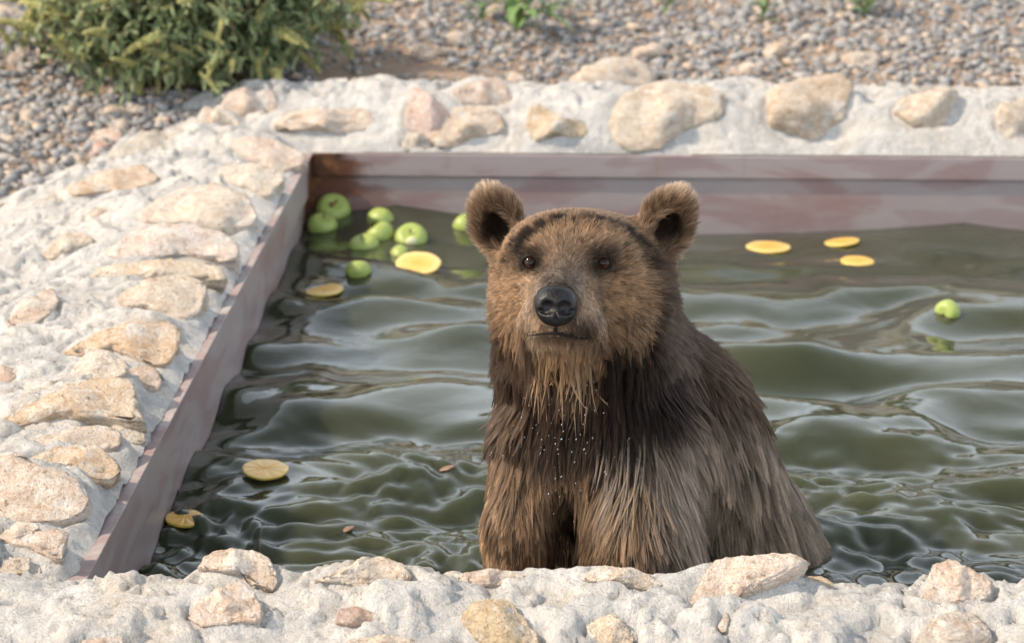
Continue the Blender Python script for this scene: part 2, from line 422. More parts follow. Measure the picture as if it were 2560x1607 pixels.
# every stone: (window origin x, y, window scale), outline points measured in that window, tint, wall, detail
CREAM, TAN, PINK, WHITE, GREY, OCHRE = (.64, .54, .44), (.60, .465, .34), (.62, .505, .42), (.68, .61, .53), (.48, .44, .39), (.57, .43, .285)
W1, W2, W3, W4 = (0, 0, 1.882), (1280, 0, 1.882), (0, 803, 1.8805), (1280, 803, 1.8805)
W5, W6, W7 = (800, 1350, 2.409), (0, 1350, 2.409), (600, 150, 2.409)
STONES = [
    # far wall
    (W1, (1040,540, 1050,480, 1090,430, 1160,415, 1210,435, 1265,418, 1295,450, 1305,545, 1200,560), PINK, 'b'),
    (W1, (910,605, 935,545, 965,500, 1010,515, 1110,560, 1130,585, 1080,612, 990,610), CREAM, 'b'),
    (W1, (1285,590, 1320,545, 1430,518, 1700,515, 1780,565, 1785,615, 1700,610, 1600,635, 1480,612, 1380,620, 1310,625), CREAM, 'b'),
    (W1, (1910,600, 1915,520, 1930,430, 1950,410, 2010,440, 2060,480, 2100,510, 2120,560, 2060,620, 2030,660, 1960,625), CREAM, 'b'),
    (W1, (2030,650, 2060,590, 2130,560, 2140,510, 2260,500, 2340,530, 2375,580, 2360,625, 2250,645, 2150,685, 2070,700), TAN, 'b'),
    (W7, (1280,190, 1360,150, 1480,120, 1510,105, 1580,120, 1640,240, 1560,275, 1440,270, 1340,255), PINK, 'b'),
    (W2, (70,590, 85,520, 120,490, 180,520, 240,560, 330,570, 355,620, 330,645, 200,640, 120,665, 95,645), TAN, 'b'),
    (W2, (465,620, 480,540, 540,450, 640,395, 760,395, 900,405, 995,450, 1000,500, 970,560, 900,580, 830,610, 740,650, 690,705, 600,710, 510,690), CREAM, 'b'),
    (W2, (1205,500, 1210,430, 1330,380, 1540,348, 1605,400, 1580,470, 1555,560, 1500,600, 1450,640, 1390,660, 1330,635, 1210,590), TAN, 'b'),
    (W2, (1800,530, 1830,470, 1930,435, 2080,420, 2095,450, 2060,530, 2040,580, 1960,600, 1880,595), PINK, 'b'),
    (W2, (2285,530, 2300,490, 2409,470, 2480,470, 2500,640, 2409,650, 2330,660, 2285,610), CREAM, 'b'),
    (W7, (975,500, 1010,440, 1080,440, 1150,490, 1150,535, 1050,545, 980,535), GREY, 'b'),
    # left wall
    (W1, (510,745, 560,690, 640,640, 720,615, 790,650, 815,690, 700,720, 600,748), GREY, 'l'),
    (W1, (380,740, 400,680, 440,620, 490,600, 560,620, 565,660, 500,730, 430,755), TAN, 'l'),
    (W1, (330,880, 400,840, 520,800, 660,775, 730,830, 740,850, 640,895, 480,900, 380,920, 345,910), TAN, 'l'),
    (W1, (1080,670, 1150,640, 1250,650, 1350,690, 1430,730, 1440,765, 1350,805, 1320,840, 1230,775, 1150,745), PINK, 'l'),
    (W1, (1010,810, 1080,770, 1180,770, 1290,800, 1340,840, 1300,885, 1260,930, 1180,890, 1080,860), WHITE, 'l'),
    (W1, (655,1010, 720,950, 850,890, 1000,865, 1150,930, 1210,1010, 1200,1045, 1080,1100, 950,1075, 820,1055, 700,1045), WHITE, 'l'),
    (W1, (490,1190, 560,1150, 620,1090, 760,1055, 900,1070, 1040,1100, 1120,1170, 1125,1230, 1080,1250, 900,1200, 760,1210, 600,1225), WHITE, 'l'),
    (W1, (215,1200, 240,1140, 320,1090, 390,1100, 440,1135, 350,1170, 270,1220), CREAM, 'l'),
    (W1, (400,1020, 420,990, 480,975, 515,1005, 470,1035, 420,1040), PINK, 'l'),
    (W1, (430,1320, 480,1260, 640,1230, 800,1220, 1000,1240, 1065,1310, 1050,1345, 940,1320, 800,1305, 620,1315, 480,1335), PINK, 'l'),
    (W1, (550,1400, 600,1360, 720,1310, 840,1290, 950,1330, 970,1390, 940,1470, 880,1495, 780,1485, 700,1450, 600,1450), CREAM, 'l'),
    (W1, (50,1520, 110,1430, 180,1370, 230,1360, 265,1410, 250,1460, 170,1530), PINK, 'l'),
    (W3, (310,150, 360,110, 480,40, 560,20, 640,10, 760,0, 830,40, 840,110, 800,200, 720,210, 640,170, 520,130, 400,165), TAN, 'l'),
    (W3, (330,270, 370,180, 430,130, 500,140, 590,190, 610,225, 560,265, 450,270), WHITE, 'l'),
    (W3, (590,240, 640,210, 720,220, 760,280, 740,330, 660,335, 600,285), TAN, 'l'),
    (W3, (0,480, 150,390, 300,300, 450,265, 560,260, 610,310, 660,440, 690,490, 600,480, 480,455, 280,450, 150,490, 30,520), OCHRE, 'l'),
    (W3, (440,445, 540,440, 640,490, 690,540, 680,575, 600,565, 500,490), WHITE, 'l'),
    (W3, (80,590, 200,540, 350,500, 450,490, 540,510, 575,560, 540,605, 400,610, 250,605, 120,615), PINK, 'l'),
    (W3, (140,640, 230,600, 340,580, 440,590, 530,650, 570,700, 540,745, 470,745, 360,705, 220,705), TAN, 'l'),
    (W3, (-60,640, 60,620, 160,680, 300,720, 400,780, 430,850, 410,900, 330,930, 200,940, 60,945, -60,945), PINK, 'l'),
    (W3, (0,1010, 70,940, 150,945, 185,970, 120,1005, 40,1035), CREAM, 'l'),
    (W3, (20,1040, 150,990, 250,975, 310,1000, 300,1070, 310,1120, 240,1105, 140,1060), CREAM, 'l'),
    (W3, (-30,300, 0,210, 50,220, 75,260, 40,295), TAN, 'l'),
    (W3, (145,1185, 160,1140, 190,1160, 192,1192), CREAM, 'l'),
    (W3, (0,1180, 10,1110, 130,1110, 140,1170, 90,1188), CREAM, 'l'),
    # near wall
    (W3, (935,1160, 960,1110, 1020,1080, 1090,1072, 1180,1080, 1250,1110, 1290,1170, 1300,1230, 1280,1270, 1200,1255, 1160,1200, 1060,1180), CREAM, 'f'),
    (W3, (895,1390, 920,1340, 1000,1270, 1080,1230, 1130,1225, 1190,1280, 1235,1350, 1220,1405, 1100,1415, 960,1435), PINK, 'f'),
    (W3, (1470,1220, 1560,1190, 1660,1150, 1710,1110, 1790,1105, 1880,1140, 1920,1180, 1930,1210, 1820,1235, 1740,1262, 1680,1245, 1600,1225), CREAM, 'f'),
    (W3, (2130,1210, 2200,1180, 2300,1165, 2409,1175, 2470,1200, 2409,1225, 2300,1245, 2230,1255), PINK, 'f'),
    (W4, (330,1215, 380,1170, 440,1150, 560,1160, 640,1190, 710,1245, 650,1262, 560,1250, 460,1235), PINK, 'f'),
    (W4, (820,1390, 860,1290, 900,1220, 950,1130, 1050,1110, 1150,1110, 1230,1095, 1330,1105, 1400,1150, 1330,1200, 1200,1260, 1040,1310, 1000,1365, 920,1390), CREAM, 'f'),
    (W4, (1360,1230, 1400,1200, 1460,1200, 1510,1230, 1510,1270, 1470,1288, 1400,1265), OCHRE, 'f'),
    (W4, (1925,1330, 1940,1270, 1990,1150, 2070,1115, 2160,1160, 2260,1230, 2230,1290, 2160,1315, 2040,1338), PINK, 'f'),
    (W4, (1890,1511, 1930,1450, 2020,1390, 2100,1360, 2180,1380, 2240,1440, 2250,1511, 2080,1560), GREY, 'f'),
    (W5, (850,470, 900,400, 1010,360, 1110,370, 1170,400, 1230,470, 1300,560, 1330,660, 1150,700, 1000,660, 930,570), OCHRE, 'f'),
    (W5, (1610,520, 1660,480, 1770,450, 1840,510, 1890,590, 1870,650, 1740,670, 1640,620), TAN, 'f'),
    (W5, (90,450, 130,410, 230,400, 320,440, 340,480, 200,520, 100,500), (.45, .31, .27), 'f'),
    (W5, (120,650, 180,600, 400,570, 560,600, 600,650, 350,690), PINK, 'f'),
    (W6, (480,650, 500,600, 620,590, 730,580, 755,650, 610,690), CREAM, 'f'),
    (W4, (965,1430, 1010,1365, 1022,1400, 1005,1455, 985,1458), CREAM, 'f'),
]
def stone_shape(seed, boxy, sub=4):
    """free standing rock: a ball cut by planes and roughened"""
    r = np.random.default_rng(seed)
    V, F = ico(sub)
    n = 7 + int(r.integers(0, 5))
    N = r.normal(size=(n, 3)); N /= np.linalg.norm(N, axis=1)[:, None]
    D = r.uniform(0.50, 0.90, n)
    dots = V @ N.T
    cut = np.minimum(np.where(dots > 0.05, D[None] / np.maximum(dots, 0.05), 9.0), 1.15)
    flat = -np.log(np.exp(-cut * 45).sum(1)) / 45
    boxy = .6 + .4 * boxy
    rad = (1 - boxy) * 0.96 + boxy * np.clip(flat, 0.4, 1.1)
    o = r.uniform(0, 50, 3)
    rad = rad + 0.12 * fbm(V[:, 0] * 1.6 + o[0], V[:, 1] * 1.6 + o[1], V[:, 2] * 1.6 + o[2], 3, seed % 97)
    rad = rad - 0.14 * np.abs(fbm(V[:, 0] * 4 + o[1], V[:, 1] * 4 + o[2], V[:, 2] * 4 + o[0], 3, seed % 89)) + 0.045 * fbm(V[:, 0] * 11 + o[1], V[:, 1] * 11, V[:, 2] * 11 + o[0], 3, seed % 83, .65)
    P = V * rad[:, None]
    return P / np.abs(P).max(0), F
def set_stone(poly, seed, sub, depth=1.0):
    """stone bedded in mortar: the outline (n x 2, metres) bulges out along z with broken, faceted faces"""
    r = np.random.default_rng(seed)
    V, F = ico(sub)
    th = np.arctan2(poly[:, 1], poly[:, 0]); o = np.argsort(th)
    # outline as radius over angle, sampled along the straight edges so that corners stay corners
    q = np.concatenate([poly, poly[:1]]); e = np.concatenate([q[:-1] + (q[1:] - q[:-1]) * t for t in np.linspace(0, 1, 12, endpoint=False)])
    ang = np.arctan2(e[:, 1], e[:, 0]); o = np.argsort(ang); ang, rad = ang[o], np.hypot(e[o, 0], e[o, 1])
    ang = np.concatenate([ang - 2 * math.pi, ang, ang + 2 * math.pi]); rad = np.tile(rad, 3)
    a = np.arctan2(V[:, 1], V[:, 0]); rho = np.interp(a, ang, rad)
    u = np.hypot(V[:, 0], V[:, 1]); size = np.sqrt(np.mean(rho ** 2))
    uu = u ** .62
    x, y = uu * np.cos(a) * rho, uu * np.sin(a) * rho
    lim = []
    for k in range(7):
        p = r.uniform(0, 6.28); sl = r.uniform(.30, 1.25)
        lim.append(r.uniform(.50, .90) - sl * (x * math.cos(p) + y * math.sin(p)) / size)
    lim.append(np.full(len(V), 1.05))
    top = -np.log(np.exp(-np.array(lim) * 45).sum(0)) / 45
    z = np.sign(V[:, 2]) * np.abs(V[:, 2]) ** .62
    z = np.where(z > 0, np.minimum(z, 1.1) * np.clip(top, .10, 1.05), z * 1.3)
    z = z * depth * size * .62
    P = np.c_[x, y, z]
    w = P / size
    of = r.uniform(0, 50, 3)
    d = .065 * fbm(w[:, 0] * 1.9 + of[0], w[:, 1] * 1.9 + of[1], w[:, 2] * 1.9, 3, seed % 97)
    d = d - .085 * np.abs(fbm(w[:, 0] * 3.1 + of[1], w[:, 1] * 4.2 + of[2], w[:, 2] * 3.4, 4, seed % 89, .6)) + .028 * fbm(w[:, 0] * 12 + of[2], w[:, 1] * 12, w[:, 2] * 12, 3, seed % 83, .65)
    n = V / np.linalg.norm(V, axis=1)[:, None]
    P = P + n * (d * size)[:, None]
    return P, F
TILT = {'l': math.radians(24), 'f': math.radians(40), 'b': math.radians(62)}
STONE_GEO = []
for k, ((ox, oy, sc), flat, tint, wall) in enumerate(STONES):
    pts = np.array(flat, float).reshape(-1, 2) / sc + np.array([ox, oy])
    lo_, hi_ = pts.min(0), pts.max(0)
    cpx = (lo_ + hi_) / 2
    hit = at_field(cpx[0], cpx[1] + .12 * (hi_[1] - lo_[1]), base_h)
    s = scale_at(hit); dep = math.atan2(CAM_H - hit[2], hit[1])
    tau = TILT[wall]
    xs = (pts[:, 0] - cpx[0]) / s * 1.05; ts = -(pts[:, 1] - cpx[1]) / s / math.sin(tau + dep) * 1.05
    ctr = at_y(cpx[0], cpx[1], hit[1])
    Xa = np.array([math.cos(YAW), math.sin(YAW), 0]); fw = np.array([-math.sin(YAW), math.cos(YAW), 0])
    Ta = fw * math.cos(tau) + np.array([0, 0, math.sin(tau)]); Na = -fw * math.sin(tau) + np.array([0, 0, math.cos(tau)])
    STONE_GEO.append((ctr, np.c_[xs, ts], np.stack([Xa, Ta, Na], 1), np.abs(xs).max(), np.abs(ts).max() * math.cos(tau), tau))
def mortar_h(x, y):
    h = base_h(x, y)
    near_rim = smooth(.0, .04, np.maximum(np.maximum(XL - x, y - YB), YF - y))
    for ctr, poly, A, a, b, tau in STONE_GEO:
        m = (np.abs(x - ctr[0]) < 2.0 * a) & (np.abs(y - ctr[1]) < 2.0 * max(b, .6 * a))
        if not np.any(m): continue
        dx, dy = x[m] - ctr[0], y[m] - ctr[1]
        e = np.sqrt((dx / a) ** 2 + (dy / max(b, .25 * a)) ** 2)
        # bed the stone: the mortar meets its outline plane round the edge, with a torn little groove in places
        want = ctr[2] + np.clip(dy, -b, b) * math.tan(tau) - .004
        k = .8 * np.exp(-((e - 1.05) / .30) ** 2) * near_rim[m]
        k = np.where(e < .8, .9 * near_rim[m], k)
        h[m] = h[m] + np.clip(want - h[m], -.05, .035) * k
        h[m] -= .013 * np.exp(-((e - 1.04) / .09) ** 2) * smooth(-.15, .2, fbm(x[m] * 12, y[m] * 12, 7, 2, 45))
    return h
step = 0.006
mx = np.arange(-1.95, XEND, step); my = np.arange(2.25, 6.45, step)
X, Y = np.meshgrid(mx, my, indexing='ij')
H = mortar_h(X.ravel(), Y.ravel()).reshape(X.shape)
jx = 0.0022 * fbm(X * 40, Y * 40, 3.3, 2, 51); jy = 0.0022 * fbm(X * 40, Y * 40, 9.1, 2, 52)
d3 = np.stack([XL - X, Y - YB, YF - Y])
dmax = d3.max(0); which = d3.argmax(0)
lim = np.where(which == 0, np.where(Y > YB - .03, 0.0, 0.012), np.where(which == 1, 0.0005, -0.012))
keep = (dmax > lim) & (H > ground_h(X, Y) - 0.06)
keepf = keep[:-1, :-1] & keep[1:, 1:] & keep[1:, :-1] & keep[:-1, 1:]
wf = which[:-1, :-1]
fall = grid_faces(len(mx), len(my))
P = np.c_[(X + jx).ravel(), (Y + jy).ravel(), H.ravel()]
WALL = {}
for k, (name, label) in enumerate((
        ('left', 'wide pale mortared stone wall sloping along the left side of the pool'),
        ('back', 'grey mortared stone wall along the far side of the pool'),
        ('front', 'rough mortared stone wall across the foreground in front of the bear'))):
    sel = fall[(keepf & (wf == k)).ravel()]
    used, inv = np.unique(sel.ravel(), return_inverse=True)
    root = empty('stone_wall', {'left': (XL - .35, 4.5, .1), 'back': (.4, YB + .2, .1), 'front': (.2, YF - .2, .1)}[name], label, 'wall', 'stone walls round the pool')
    o = obj('mortar', P[used] - np.array(root.location)[None], inv.reshape(-1, 4), MORTAR, root)
    ux, uy = P[used, 0], P[used, 1]
    crumb = smooth(.02, .28, fbm(ux * 4.2, uy * 4.2, 5, 2, 37) + .35 * fbm(ux * 22, uy * 22, 1, 3, 41))
    point_colors(o.data, np.repeat(crumb[:, None], 3, 1), 'crumb')
    WALL[name[0]] = root
for k, ((_, _, tint, wall), (ctr, poly, A, a, b, tau)) in enumerate(zip(STONES, STONE_GEO)):
    V, F = set_stone(poly, 100 + k * 7, 5 if (wall == 'f' and a > .03) else 4, 2.0 if k == 0 else {'b': 1.45, 'f': 1.15, 'l': .9}[wall])
    root = WALL[wall]
    o = obj('stone', V @ A.T, F, STONE, root, loc=Vector(ctr) - root.location)
    j = np.random.default_rng(k).normal(0, .03, 3)
    o.color = (*[float(np.clip(t * (1 + jj), 0, 1)) for t, jj in zip(tint, j)], 1)

# ================================================================== steel tank
tank = empty('pool_tank', (0.7, 4.4, -0.6), 'pinkish grey painted steel tank with rusty corner holding the water', 'pool')
tl = np.array(tank.location)
def tpart(name, vf, mat, bevel=0.003):
    v, f = vf
    o = obj(name, np.asarray(v) - tl, f, mat, tank, smooth_shade=False)
    if bevel:
        m = o.modifiers.new('soft_edges', 'BEVEL'); m.width = bevel; m.segments = 2; m.limit_method = 'ANGLE'
    return o
fh = 0.058
tpart('back_rim', box(XL + .001, XR, YB, YB + .05, ZR - fh, ZR), STEEL)
tpart('back_panel', box(XL - .04, XR + .05, YB + .010, YB + .035, -.62, ZR - fh - .002), STEEL, 0)
tpart('left_rim', box(XL - .004, XL, YF - .03, YB + .05, ZR - fh * 1.5, ZR - .004), STEEL, 0)
tpart('rim_plate', box(XL - .125, XL + .001, YF - .05, YB + .05, ZR - .0035, ZR), PLATE, .0015)
tpart('left_panel', box(XL - .035, XL - .016, YF - .02, YB + .009, -.62, ZR - .004), STEEL, 0)
tpart('front_panel', box(XL - .03, XR + .05, YF - .035, YF - .01, -.62, ZR - .06), STEEL, 0)
tpart('right_panel', box(XR, XR + .03, YF - .03, YB + .05, -.62, ZR), STEEL, 0)
tpart('tank_floor', box(XL - .05, XR + .05, YF - .05, YB + .05, -.66, -.622), STEEL, 0)

# ================================================================== water
_wr = np.random.default_rng(5)
_W = []
for k in range(20):
    lam = _wr.uniform(.17, .50); th = math.radians(90 + _wr.normal(0, 34))
    _W.append((2 * math.pi / lam * math.cos(th), 2 * math.pi / lam * math.sin(th), 0.0044 * (lam / .4) ** 1.0, _wr.uniform(0, 6.28)))
for k in range(26):
    lam = _wr.uniform(.085, .19); th = math.radians(90 + _wr.normal(0, 42))
    _W.append((2 * math.pi / lam * math.cos(th), 2 * math.pi / lam * math.sin(th), 0.0026 * (lam / .4), _wr.uniform(0, 6.28)))
_R = []
for k in range(34):
    lam = _wr.uniform(.03, .10); th = math.radians(90 + _wr.normal(0, 45))
    _R.append((2 * math.pi / lam * math.cos(th), 2 * math.pi / lam * math.sin(th), 0.00120 * (lam / .08), _wr.uniform(0, 6.28)))
def water_h(x, y):
    x, y = np.asarray(x, float), np.asarray(y, float)
    wx = x + 0.13 * fbm(x * 2.2, y * 2.2, 0, 2, 71); wy = y + 0.09 * fbm(x * 2.2, y * 2.2, 4.4, 2, 72)
    z = sum(a * np.sin(kx * wx + ky * wy + ph) for kx, ky, a, ph in _W[:20]) + (.20 + .80 * smooth(4.45, 3.7, y)) * sum(a * np.sin(kx * wx + ky * wy + ph) for kx, ky, a, ph in _W[20:])
    calm = 0.45 + 0.55 * smooth(5.75, 5.0, y)
    z = z * calm
    edge = np.interp(x, [-.69, -.58, -.48, -.34, -.1, .12, .28, .5, .72, .93, 1.1, 1.4, 1.8], [-.002, .018, .032, .012, -.02, -.034, -.037, -.030, -.020, -.002, -.022, -.01, -.02])
    k = np.exp(-((YB - y) / .30))
    z = z * (1 - k) + edge * k - 0.010 * (1 - k)
    mask = np.clip(smooth(4.35, 3.7, y) * (0.35 + 0.65 * smooth(-.1, .2, fbm(x * 2, y * 2, 1.7, 2, 73)) + .35 * smooth(.3, .8, x)) + 0.04, 0, 1.0)
    rw = sum(a * np.sin(kx * wx * 1.0 + ky * wy + ph) for kx, ky, a, ph in _R)
    z = z + rw * mask
    # rings spreading from the bear
    r = np.hypot(x - .10, y - 3.5)
    z = z + 0.0042 * np.sin(r * 2 * math.pi / .11 - .7) * np.exp(-np.clip(r - .25, 0, 9) / .28) * (r > .12)
    return z
wx_, wy_ = np.arange(XL - .014, XR + .001, .0065), np.arange(YF - .012, YB + .0101, .0065)
wy_[-1] = YB + .0095
X, Y = np.meshgrid(wx_, wy_, indexing='ij')
Z = water_h(X.ravel(), Y.ravel())
tag(obj('water', np.c_[X.ravel(), Y.ravel(), Z], grid_faces(len(wx_), len(wy_)), WATER), kind='structure')

# ================================================================== the bear
YBODY, YHEAD = 3.45, 3.36
HC = at_y(1440, 650, YHEAD)                     # middle of the head
FWD = CC - HC; ZC0 = float(np.linalg.norm(FWD)); FWD = FWD / ZC0      # the bear looks up at the photographer
RT = np.cross((0, 0, 1), FWD); RT = RT / np.linalg.norm(RT); UP = np.cross(FWD, RT)
S0 = FPX / ZC0
def hp(px, py, f=0.0):            # head space: photo pixel offsets turned into metres, f towards the viewer
    k = 1 - f / ZC0
    return HC + RT * ((px - 1440) / S0 * k) + UP * ((650 - py) / S0 * k) + FWD * f
def bp(px, py, dy=0.0): return at_y(px, py, YBODY + dy)
HEADAX = np.stack([RT, UP, FWD], 1)
I3 = np.eye(3)
def rot_in_plane(deg):
    c, s = math.cos(math.radians(deg)), math.sin(math.radians(deg))
    return np.stack([RT * c + UP * s, -RT * s + UP * c, FWD], 1)
# earax: long axis leans outward; cup faces forward and a little outward
def ear_axes(deg, out):
    A = rot_in_plane(deg)
    c, s = math.cos(math.radians(out)), math.sin(math.radians(out))
    x, y, z = A[:, 0], A[:, 1], A[:, 2]
    return np.stack([c * x - s * z, y, s * x + c * z], 1)
EL, ER = ear_axes(23, -18), ear_axes(-28, 22)
EARL, EARR = hp(1240, 550, -.035), hp(1668, 550, -.035)
PRIMS = [
    ('e', hp(1447, 660, -.025), (.108, .072, .10), HEADAX, .0, 1),
    ('e', hp(1425, 612, .040), (.084, .045, .052), HEADAX, .04, 1),
    ('e', hp(1350, 740, -.004), (.054, .082, .070), HEADAX, .04, 1),
    ('e', hp(1548, 740, -.009), (.053, .086, .072), HEADAX, .04, 1),
    ('e', hp(1372, 700, .055), (.040, .040, .04), HEADAX, .04, 1),
    ('e', hp(1478, 700, .055), (.042, .042, .04), HEADAX, .04, 1),
    ('c', hp(1412, 745, .08), hp(1399, 785, .162), .054, .040, .022, 1),
    ('c', hp(1420, 660, .072), hp(1393, 737, .170), .034, .028, .025, 1),
    ('e', hp(1360, 808, .140), (.033, .031, .040), HEADAX, .02, 1),
    ('e', hp(1438, 812, .134), (.040, .033, .042), HEADAX, .02, 1),
    ('e', hp(1396, 853, .126), (.041, .024, .036), HEADAX, .015, 1),
    ('c', hp(1400, 848, .112), hp(1440, 850, -.03), .032, .075, .05, 1),
    # ears
    ('e', EARL, (.034, .047, .020), EL, .012, 1), ('c', hp(1290, 615, -.045), hp(1248, 570, -.04), .034, .024, .03, 1),
    ('e', EARR, (.035, .048, .020), ER, .012, 1), ('c', hp(1605, 615, -.045), hp(1655, 570, -.04), .034, .024, .03, 1),
    ('e', EARL + EL @ np.array([.006, -.017, .022]), (.022, .036, .022), EL, .008, -1),
    ('e', EARR + ER @ np.array([-.003, -.016, .022]), (.024, .037, .022), ER, .008, -1),
    ('e', hp(1328, 660, .112), (.021, .016, .024), HEADAX, .018, -1),
    ('e', hp(1508, 660, .110), (.021, .016, .024), HEADAX, .018, -1),
    # neck and body
    ('c', hp(1458, 745, -.10), bp(1472, 930, .03), .124, .116, .05, 1),
    ('c', bp(1470, 930, .03), bp(1490, 1080, .03), .112, .124, .07, 1),
    ('c', bp(1560, 900, .10), bp(1640, 1080, .14), .09, .14, .08, 1),
    ('e', bp(1500, 1140, .015), (.138, .12, .095), I3, .06, 1),
    ('c', bp(1345, 1140, -.03), bp(1296, 1330, -.085), .066, .052, .04, 1),
    ('c', bp(1296, 1330, -.085), bp(1298, 1560, -.11), .052, .052, .02, 1),
    ('c', bp(1610, 1130, -.04), bp(1602, 1330, -.115), .085, .076, .045, 1),
    ('c', bp(1602, 1330, -.115), bp(1618, 1560, -.15), .076, .068, .02, 1),
    ('c', bp(1660, 1080, .12), bp(1815, 1420, .22), .130, .160, .08, 1),
    ('e', bp(1570, 1400, .15), (.20, .14, .30), I3, .05, 1),
    ('e', bp(1640, 1560, .20), (.26, .20, .2), I3, .05, 1),
]
_pre = []
for q in PRIMS:
    if q[0] == 'e': _pre.append((q[0], np.float32(q[1]), np.float32(q[2]), np.float32(q[3]), q[4], q[5]))
    else: _pre.append((q[0], np.float32(q[1]), np.float32(q[2]), q[3], q[4], q[5], q[6]))
def sdf(P, prims=None):
    P = P.astype(np.float32); d = None
    for q in (prims or _pre):
        if q[0] == 'e':
            L = (P - q[1]) @ q[3]
            k0 = np.sqrt(((L / q[2]) ** 2).sum(1)); k1 = np.sqrt(((L / q[2] ** 2) ** 2).sum(1))
            e = k0 * (k0 - 1) / np.maximum(k1, 1e-6); k, sgn = q[4], q[5]
        else:
            ab = q[2] - q[1]; h = np.clip(((P - q[1]) @ ab) / (ab @ ab), 0, 1)
            e = np.linalg.norm(P - q[1] - h[:, None] * ab, axis=1) - (q[3] + (q[4] - q[3]) * h); k, sgn = q[5], q[6]
        if d is None: d = e
        elif sgn > 0:
            if k > 0:
                h = np.maximum(k - np.abs(d - e), 0) / k; d = np.minimum(d, e) - h * h * k * .25
            else: d = np.minimum(d, e)
        else:
            e = -e; h = np.maximum(k - np.abs(d - e), 0) / max(k, 1e-6); d = np.maximum(d, e) + h * h * k * .25
    return d
def sdf_grad(P, fn=sdf, h=.0015):
    G = np.stack([fn(P + np.float32([h, 0, 0])) - fn(P - np.float32([h, 0, 0])), fn(P + np.float32([0, h, 0])) - fn(P - np.float32([0, h, 0])), fn(P + np.float32([0, 0, h])) - fn(P - np.float32([0, 0, h]))], 1)
    return G / (np.linalg.norm(G, axis=1)[:, None] + 1e-9)
def surface_nets(fn, lo, hi, step):
    ax = [np.arange(a, b + step, step) for a, b in zip(lo, hi)]
    n = [len(a) for a in ax]
    G = np.stack(np.meshgrid(*ax, indexing='ij'), -1).reshape(-1, 3)
    D = np.concatenate([fn(G[k:k + 400000]) for k in range(0, len(G), 400000)]).reshape(n)
    ins = D < 0
    c = np.zeros((n[0] - 1, n[1] - 1, n[2] - 1), int)
    for a in (0, 1):
        for b in (0, 1):
            for e in (0, 1): c += ins[a:n[0] - 1 + a, b:n[1] - 1 + b, e:n[2] - 1 + e]
    act = (c > 0) & (c < 8)
    idx = -np.ones(act.shape, int); cells = np.argwhere(act); idx[act] = np.arange(len(cells))
    acc = np.zeros((len(cells), 3)); cnt = np.zeros(len(cells))
    corners = [(a, b, e) for a in (0, 1) for b in (0, 1) for e in (0, 1)]
    for p in corners:
        for ax_ in range(3):
            if p[ax_]: continue
            q = list(p); q[ax_] = 1
            d0 = D[tuple((cells + p).T)]; d1 = D[tuple((cells + q).T)]
            m = (d0 < 0) != (d1 < 0); t = d0 / np.where(m, d0 - d1, 1)
            pos = cells + np.array(p, float); pos[:, ax_] += t
            acc += np.where(m[:, None], pos, 0); cnt += m
    V = acc / cnt[:, None] * step + np.array(lo)
    F = []
    for ax_ in range(3):
        o = [k for k in range(3) if k != ax_]
        s0 = [slice(None)] * 3; s1 = [slice(None)] * 3; s0[ax_] = slice(0, -1); s1[ax_] = slice(1, None)
        a, b = ins[tuple(s0)], ins[tuple(s1)]
        e = np.argwhere(a != b)
        ok = np.all((e[:, o] > 0) & (e[:, o] < np.array([n[k] - 1 for k in o])), axis=1); e = e[ok]
        flip = a[tuple(e.T)]
        def g(da, db):
            q = e.copy(); q[:, o[0]] -= da; q[:, o[1]] -= db; return idx[tuple(q.T)]
        quad = np.stack([g(1, 1), g(0, 1), g(0, 0), g(1, 0)], 1)
        if ax_ == 1: flip = ~flip
        quad[~flip] = quad[~flip][:, ::-1]
        F.append(quad)
    return V, np.concatenate(F)
lo, hi = np.array([-.26, 3.08, -.16]), np.array([.46, 3.92, .70])
BV, BF = surface_nets(sdf, lo, hi, .0075)
for _ in range(2): BV = BV - sdf(BV)[:, None] * sdf_grad(BV)
bear = empty('bear', (0.05, 3.5, -.15), 'wet brown bear standing upright in the pool and facing the viewer', 'bear')
bl = np.array(bear.location)

